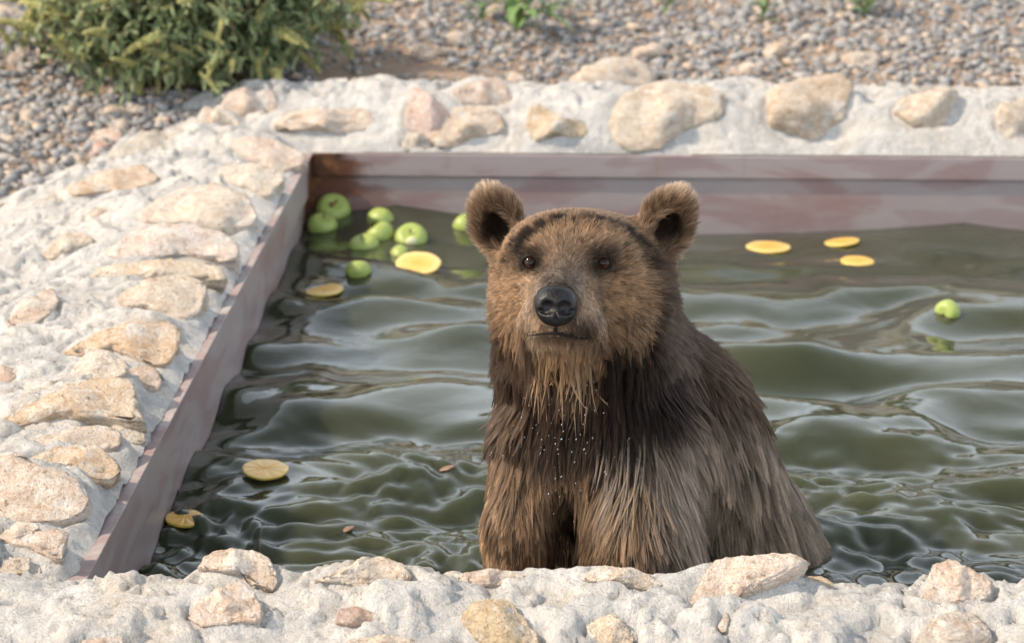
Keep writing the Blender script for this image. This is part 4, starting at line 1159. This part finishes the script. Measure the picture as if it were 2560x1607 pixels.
ROCKS = [  # photo centre, size, tint, label
    (1524, 192, 240, 128, CREAM, 'large peaked sandy boulder lying directly behind the far wall'),
    (1152, 104, 74, 48, PINK, 'upper of two pinkish rocks in gravel right of the bare earth'),
    (1056, 132, 84, 46, PINK, 'lower of two pinkish rocks in gravel right of the bare earth'),
    (1618, 132, 98, 52, PINK, 'dusty pink rock leaning behind the large peaked boulder'),
    (1940, 132, 66, 50, TAN, 'tan rock with warm sunny left side, above a pale rock in gravel'),
    (1874, 176, 84, 48, PINK, 'pale pink rock nearly touching the back of the far wall'),
    (2150, 150, 100, 58, CREAM, 'cream coloured wedge shaped rock in grey gravel at right'),
    (48, 148, 58, 66, PINK, 'upright pinkish rock left of the green bush'),
    (114, 138, 72, 56, PINK, 'rounded pink rock beside the left edge of the bush'),
    (22, 34, 92, 44, CREAM, 'large pale rock at the upper left corner of the gravel'),
    (286, 282, 76, 44, TAN, 'dusty tan rock in gravel below the bush'),
    (60, 332, 44, 30, (.13, .085, .06), 'dark brown clod of earth in the gravel at far left'),
    (1480, 60, 62, 34, GREY, 'grey flat rock high up in the gravel above the large boulder'),
    (1245, 30, 60, 40, PINK, 'small pink rock beside the green sprig of weeds'),
    (1290, 200, 60, 36, PINK, 'small pink rock tucked behind the far wall crest'),
]
for k, (px, py, w, h, tint, label) in enumerate(ROCKS):
    hit = at_field(px, py + .28 * h, ground_h); s = scale_at(hit)
    a = .5 * w / s; b = a * .7; c = .5 * h / s * 1.08
    V, F = stone_shape(900 + k * 3, .8, 3)
    ctr = at_y(px, py, hit[1] + .2 * b)
    o = obj('rock', V * np.array([a, b, c]), F, STONE, loc=ctr, rot=(0, 0, .5 * math.sin(k * 2.1)))
    o.color = (*tint, 1)
    tag(o, label, 'rock', 'loose rocks lying in the gravel')

# ================================================================== fruit floating on the water
def mat_apple():
    M = Mat('green_apple_skin'); c = M.coord(); rnd = M.node('ObjectInfo').outputs['Random']
    n = M.noise(c, 35, 4, .6)
    col = M.ramp(n, (.3, (.24, .31, .065)), (.55, (.31, .385, .10)), (.75, (.42, .46, .18)))
    dots = M.ramp(M.voronoi(c, 190.0), (.10, 1.0), (.17, 0.0))
    col = M.mix(M.math('MULTIPLY', dots, .55), col, (.62, .70, .38))
    br = M.ramp(M.noise(c, 22, 3, .55), (.66, 0.0), (.72, .85))
    col = M.mix(br, col, (.25, .16, .06))
    return M.out(col, .38, M.bump(n, .15, .003), .4)
APPLE = mat_apple()
STALK = Mat('apple_stalk').out((.10, .065, .03), .8)
BRUISE = Mat('apple_bruise').out((.20, .10, .035), .7)
FLESH = Mat('apple_flesh').out((.60, .62, .38), .45)
def apple_geo(nu=28, nv=18):
    V, F = [], []
    for j in range(nv + 1):
        t = math.pi * j / nv
        r = math.sin(t) ** .85 * (1.0 + .10 * math.cos(t)) if 0 < j < nv else 0.0
        z = .88 * math.cos(t) - .20 * math.exp(-(t / .36) ** 2) + .22 * math.exp(-((math.pi - t) / .36) ** 2)
        for i in range(nu):
            p = 2 * math.pi * i / nu
            rr = r * (1 + .025 * math.cos(5 * p) * (.4 + .6 * (t / math.pi)))
            V.append((rr * math.cos(p), rr * math.sin(p), z))
    for j in range(nv):
        for i in range(nu):
            i2 = (i + 1) % nu
            F.append((j * nu + i, (j + 1) * nu + i, (j + 1) * nu + i2, j * nu + i2))
    return V, F
AV, AF = apple_geo()
# photo x, y of its middle, width, visible height, stalk tilt (x, y in degrees), label
APPLES = [
    (832, 515, 88, 66, 38, 12, 'largest green apple, floating tight in the rusty corner of the pool'),
    (805, 556, 76, 46, 15, -12, 'green apple hard against the left tank side, below the largest one'),
    (950, 540, 74, 36, 80, 20, 'smooth green apple without visible stalk, rearmost of the loose cluster'),
    (949, 578, 78, 46, 28, 24, 'green apple with brown spot in the middle of the cluster'),
    (910, 602, 78, 36, 18, 8, 'green apple with its dark stalk pointing up'),
    (1028, 584, 82, 46, 40, -18, 'green apple with pale bitten patch, right end of the cluster'),
    (1000, 626, 62, 24, 70, 40, 'mostly sunken green apple just above the biggest fruit slice'),
    (895, 672, 66, 44, 25, 14, 'lone green apple left of the biggest yellow fruit slice'),
    (1166, 556, 70, 40, 60, -30, 'green apple half hidden behind the bear ear at left'),
    (2370, 771, 66, 38, 75, 55, 'lone green apple floating at the right edge of the pool'),
]
AME = new_mesh('apple', AV, AF, APPLE)
for k, (px, py, w, h, tx, ty, label) in enumerate(APPLES):
    hit = at_field(px, py + h * .42, water_h); s = scale_at(hit)
    r = .5 * w / s
    # how far the fruit stands out of the water follows from its visible height
    dep = math.atan2(CAM_H, hit[1])
    zc = hit[2] + h / s / math.cos(dep) - r * .95
    zc = min(zc, hit[2] + .45 * r) - .16 * r
    p = at_y(px, py, hit[1] + .3 * r)
    root = empty('apple', (p[0], p[1], zc), label, 'apple', 'green apples floating in the pool')
    root.rotation_euler = (math.radians(tx), math.radians(ty), k * 1.3)
    sk = link('skin', AME, root, scale=(r, r, r * .97))
    st = tube([(0, 0, .50 * r), (.03 * r, 0, .72 * r), (.13 * r, .05 * r, .98 * r)], [.06 * r, .05 * r, .075 * r], 6)
    obj('stalk', *st, STALK, root)
    if k in (3, 5, 0, 8):            # bruise or bite scar
        th = {3: (1.0, -1.1), 5: (.75, -1.5), 0: (.25, -1.9), 8: (.8, -2.6)}[k]
        d = Vector((math.sin(th[0]) * math.cos(th[1] - k * 1.3), math.sin(th[0]) * math.sin(th[1] - k * 1.3), math.cos(th[0])))
        Vb, Fb = ico(2); q = d.to_track_quat('Z', 'Y').to_matrix()
        big = .36 if k == 5 else .17
        P = (Vb * np.array([big * r, big * .8 * r, .10 * r])) @ np.array(q).T + np.array(d) * r * .90
        obj('bite_mark' if k == 5 else 'bruise', P, Fb, FLESH if k == 5 else BRUISE, root)

def mat_slice():
    M = Mat('fruit_flesh'); c = M.coord('Object')
    g = M.node('VectorMath', {0: c}, operation='LENGTH').outputs['Value']
    n = M.noise(c, 60, 4, .6)
    sep = M.node('SeparateXYZ', {0: c})
    an = M.math('ARCTAN2', sep.outputs[1], sep.outputs[0])
    seg = M.math('ABSOLUTE', M.math('SINE', M.math('MULTIPLY', an, 5.0)))
    col = M.ramp(M.math('MULTIPLY', g, 20.0), (.0, (.66, .34, .05)), (.35, (.70, .41, .085)), (.72, (.72, .46, .13)), (.90, (.74, .54, .22)))
    col = M.mix(M.ramp(n, (.45, 0.0), (.7, .4)), col, (.72, .36, .05))
    col = M.mix(M.ramp(seg, (.0, .45), (.16, 0.0)), col, (.82, .66, .32))
    return M.out(col, .3, M.bump(M.math('ADD', n, seg), .35, .002), .5, Subsurface_Weight=0.0)
SLICE = mat_slice()
RIND = Mat('fruit_rind').out((.76, .55, .12), .4)
SLICES = [  # photo centre, width, height, tilt roll (deg), label
    (1045, 670, 114, 50, 0, 16, 'biggest yellow fruit slice, tilted to show its whole round face'),
    (808, 728, 104, 22, 3, -2, 'yellow fruit slice lying flat near the left tank side, below the lone apple'),
    (1920, 621, 112, 30, 0, 0, 'yellow fruit slice right of the bear ear, largest of the three by the far side'),
    (2105, 608, 90, 22, -7, 0, 'tilted yellow fruit slice, farthest of the three by the far side'),
    (2143, 656, 84, 20, 0, -2, 'small flat yellow fruit slice, nearest of the three by the far side'),
    (663, 1184, 116, 30, -4, -4, 'pale yellow fruit slice half awash in the middle left water'),
    (463, 1307, 98, 32, -5, 0, 'yellow fruit slice in the near left corner of the pool'),
]
def slice_geo(n=40):
    prof = [(0, 1.0), (.55, 1.02), (.86, 1.0), (.97, .80), (1.0, .30), (.95, -.5), (.7, -1.0), (0, -1.1)]
    V, F = [], []
    for j, (r, z) in enumerate(prof):
        for i in range(n):
            p = 2 * math.pi * i / n
            w = 1 + .02 * math.sin(3 * p + 1) + .012 * math.sin(7 * p)
            V.append((r * w * math.cos(p), r * w * math.sin(p), z))
    for j in range(len(prof) - 1):
        for i in range(n):
            i2 = (i + 1) % n
            F.append((j * n + i, (j + 1) * n + i, (j + 1) * n + i2, j * n + i2))
    return np.array(V), F
SV, SF = slice_geo()
for k, (px, py, w, h, roll, pit, label) in enumerate(SLICES):
    hit = at_field(px, py, water_h); s = scale_at(hit); r = .5 * w / s
    root = empty('fruit_slice', hit + np.array([0, 0, (.007 if px < 700 else .002) + r * math.sin(math.radians(max(pit, 0))) * .5]), label, 'fruit slice', 'yellow fruit slices floating in the pool')
    root.rotation_euler = (math.radians(pit), math.radians(-roll), k * .9 if pit <= 0 else 0)
    top = [f for f in SF if f[0] < 3 * 40]; rim = [f for f in SF if f[0] >= 3 * 40]
    q = np.array([r, r, .0042])
    obj('flesh', SV * q, top, SLICE, root); obj('rind', SV * q, rim, RIND, root)
DEBRIS = Mat('soggy_fruit_skin').out((.20, .115, .075), .5)
for px, py, w, h, label in ((866, 1326, 40, 14, 'reddish scrap of fruit skin awash in the near water'), (1118, 1172, 40, 12, 'reddish scrap of fruit skin floating close to the bear side')):
    hit = at_field(px, py, water_h); s = scale_at(hit)
    V, F = ico(3); V = V * np.array([.5 * w / s, .5 * w / s * .8, .004]) * (1 + .2 * fbm(V[:, 0] * 2, V[:, 1] * 2, px, 2, 3))[:, None]
    V[:, 2] += .002 + .004 * V[:, 0] / (.5 * w / s)
    tag(obj('fruit_scrap', V, F, DEBRIS, loc=hit), label, 'fruit scrap', 'scraps of fruit skin in the pool')

# ================================================================== plants
LEAF = mat_leaf('weed_leaf', (.095, .135, .055), (.15, .19, .085), (.22, .24, .115))
SPIKE = mat_leaf('seed_spike', (.26, .27, .085), (.34, .33, .115), (.42, .36, .15))
STEM = mat_leaf('weed_stem', (.13, .12, .05), (.16, .12, .06), (.19, .12, .07))
def leaf_geo(L, W, droop, fold=.35, n=6):
    V, F = [], []
    for i in range(n + 1):
        t = i / n
        w = W * (math.sin(math.pi * min(t * .93 + .05, 1)) ** .8) * (1 - .25 * t)
        y = L * math.sin(droop * t) / droop if droop > .01 else L * t
        z = -L * (1 - math.cos(droop * t)) / droop if droop > .01 else 0
        wav = .12 * W * math.sin(t * 9)
        V += [(-w, y, z + fold * w + wav), (0, y, z), (w, y, z + fold * w - wav)]
    for i in range(n):
        a = i * 3
        F += [(a, a + 1, a + 4, a + 3), (a + 1, a + 2, a + 5, a + 4)]
    return np.array(V), F
LEAVES = [leaf_geo(L, W, d) for L, W, d in ((.046, .0072, .9), (.038, .0062, 1.2), (.054, .0080, .7), (.034, .0070, 1.1), (.044, .0058, .5))]
LEAF_ME = [new_mesh('leaf', v, f, LEAF) for v, f in LEAVES]
def spike_geo(L, R, r, n=150):
    """a drooping seed spike: many small knobs around a tapering core"""
    V, F = [], []
    core_v, core_f = tube([(0, L * t, -.22 * L * t * t) for t in np.linspace(0, 1, 7)], [R * .6 * (1 - .75 * t) for t in np.linspace(0, 1, 7)], 6)
    parts = [(core_v, core_f)]
    iv, if_ = ico(1)
    for k in range(n):
        t = (k + .5) / n; a = k * 2.4
        rad = R * (1 - .72 * t) * r.uniform(.65, 1.0)
        c = np.array([rad * math.cos(a), L * t, -.22 * L * t * t + rad * math.sin(a)])
        s = R * .30 * r.uniform(.7, 1.25)
        parts.append((iv * np.array([s, s * 1.5, s]) + c, if_))
    return merge(parts)
_r = np.random.default_rng(41)
SPIKE_ME = []
for k in range(4):
    v, f = spike_geo(.06 + .018 * k, .0095 + .0012 * k, _r, 90)
    SPIKE_ME.append(new_mesh('seed_spike', v, f, SPIKE))

bush_c = at_field(462, 205, ground_h)
bush = empty('weed_bush', bush_c, 'sprawling dull green bush with yellowish drooping seed spikes on the gravel', 'bush')
bc = np.array(bush_c)
leaf_pool, spike_pool = [], []
r = np.random.default_rng(77)
def basis(d, up=(0, 0, 1), roll=0.0):
    y = np.array(d, float); y /= np.linalg.norm(y)
    x = np.cross(y, up); x /= np.linalg.norm(x) + 1e-9; z = np.cross(x, y)
    c, s = math.cos(roll), math.sin(roll)
    return np.stack([c * x + s * z, y, -s * x + c * z], 1)
stems = []
for k in range(400):
    ang = r.uniform(0, 2 * math.pi)
    q = math.sqrt(r.uniform())
    foot = np.array([.16 * q * math.cos(ang), .14 * q * math.sin(ang), 0])
    reach = r.uniform(.10, .39)
    if math.sin(ang) < 0: reach *= .72
    top = r.uniform(.12, .40) * (1.15 - .55 * reach / .5)
    n = 12; path = []; r_arch = r.uniform(.42, .82)
    for i in range(n):
        t = i / (n - 1)
        rad = reach * t ** .9
        z = top * math.sin(math.pi * min(t * r_arch, 1)) * (1 - .12 * t) + .012
        p = foot + np.array([rad * math.cos(ang + .25 * t * math.sin(k)), rad * math.sin(ang + .25 * t * math.sin(k)), 0])
        gz = float(ground_h(p[0] + bc[0], p[1] + bc[1])) - bc[2]
        path.append(p + np.array([0, 0, max(z + gz, gz + .012)]))
    stems.append(np.array(path))
stem_parts = [tube(p, np.linspace(.0042, .0018, len(p)), 5) for p in stems]
obj('stem', *merge(stem_parts), STEM, bush)
for p in stems:
    for i in range(2, len(p)):
        d = p[i] - p[i - 1]; d /= np.linalg.norm(d)
        for s in range(int(r.integers(3, 7))):
            o = r.normal(size=3) * .8; o[2] += .05
            ld = d * .35 + o
            leaf_pool.append((p[i] + r.normal(size=3) * .006, basis(ld, roll=r.normal() * .5), int(r.integers(0, 5)), r.uniform(.65, 1.15)))
    if r.uniform() < .32:
        d = p[-1] - p[-3]; d /= np.linalg.norm(d); d[2] *= .4; d = .7 * d + np.array([0, -.1, .35]) + r.normal(size=3) * .6
        spike_pool.append((p[-1], basis(d), int(r.integers(0, 4)), r.uniform(.7, 1.25)))
        if r.uniform() < .4:
            spike_pool.append((p[-3], basis(d + r.normal(size=3) * .5), int(r.integers(0, 4)), r.uniform(.5, .9)))
def near_key(e): return (e[0] + bc)[1] * 1.0 - (e[0] + bc)[2] * .8
leaf_pool.sort(key=near_key)
def mat4(pos, B, s): return Matrix([[*(B[k] * s), pos[k]] for k in range(3)] + [[0, 0, 0, 1]])
picked = leaf_pool[::max(1, len(leaf_pool) // 900)][:300]
ids = {id(e) for e in picked}
for pos, B, m, s in picked:
    o = link('leaf', LEAF_ME[m], bush); o.matrix_local = mat4(pos, B, s)
rest = [e for e in leaf_pool if id(e) not in ids]
Vs, Fs, k0 = [], [], 0
for pos, B, m, s in rest:
    v, f = LEAVES[m]
    Vs.append(v * s @ B.T + pos); Fs.append(np.array(f) + k0); k0 += len(v)
fo = obj('foliage', np.concatenate(Vs), np.concatenate(Fs), LEAF, bush); fo['kind'] = 'stuff'
for pos, B, m, s in spike_pool:
    o = link('seed_spike', SPIKE_ME[m], bush); o.matrix_local = mat4(pos, B, s)

GRASS = mat_leaf('fresh_weed', (.09, .17, .04), (.12, .21, .06), (.15, .23, .08))
GRASS_ME = [new_mesh('leaf', *leaf_geo(L, W, d), GRASS) for L, W, d in ((.075, .007, .9), (.055, .006, .6), (.065, .009, 1.2))]
def weed(px, py, size, n, label):
    c = at_field(px, py, ground_h)
    root = empty('weed', c, label, 'weed', 'green weeds sprouting in the gravel')
    v, f = tube([(0, 0, 0), (.004, -.002, .03 * size), (.012, -.004, .07 * size)], [.0025, .002, .001], 5)
    obj('stem', v, f, GRASS, root)
    for k in range(n):
        a = r.uniform(0, 6.28); t = r.uniform(.1, 1)
        d = np.array([math.cos(a), math.sin(a), r.uniform(.3, 1.6)])
        o = link('leaf', GRASS_ME[k % 3], root)
        o.matrix_local = mat4(np.array([.012 * t, -.004 * t, .065 * size * t]), basis(d), size * r.uniform(.6, 1.1))
weed(1290, 92, 2.6, 30, 'tallest green weed sprig, with lance leaves, above the pinkish rocks')
weed(1205, 60, 1.5, 14, 'small green weed left of the tallest sprig')
weed(1372, 52, 1.7, 12, 'green weed just right of the tallest sprig')
weed(1665, 34, 1.3, 12, 'low green weed at the top edge, right of the grey flat rock')
weed(1905, 60, 1.2, 12, 'sparse green weed in the gravel above the tan rock')
weed(2160, 48, 1.8, 24, 'bright green grass tuft at the top edge over the cream wedge rock')
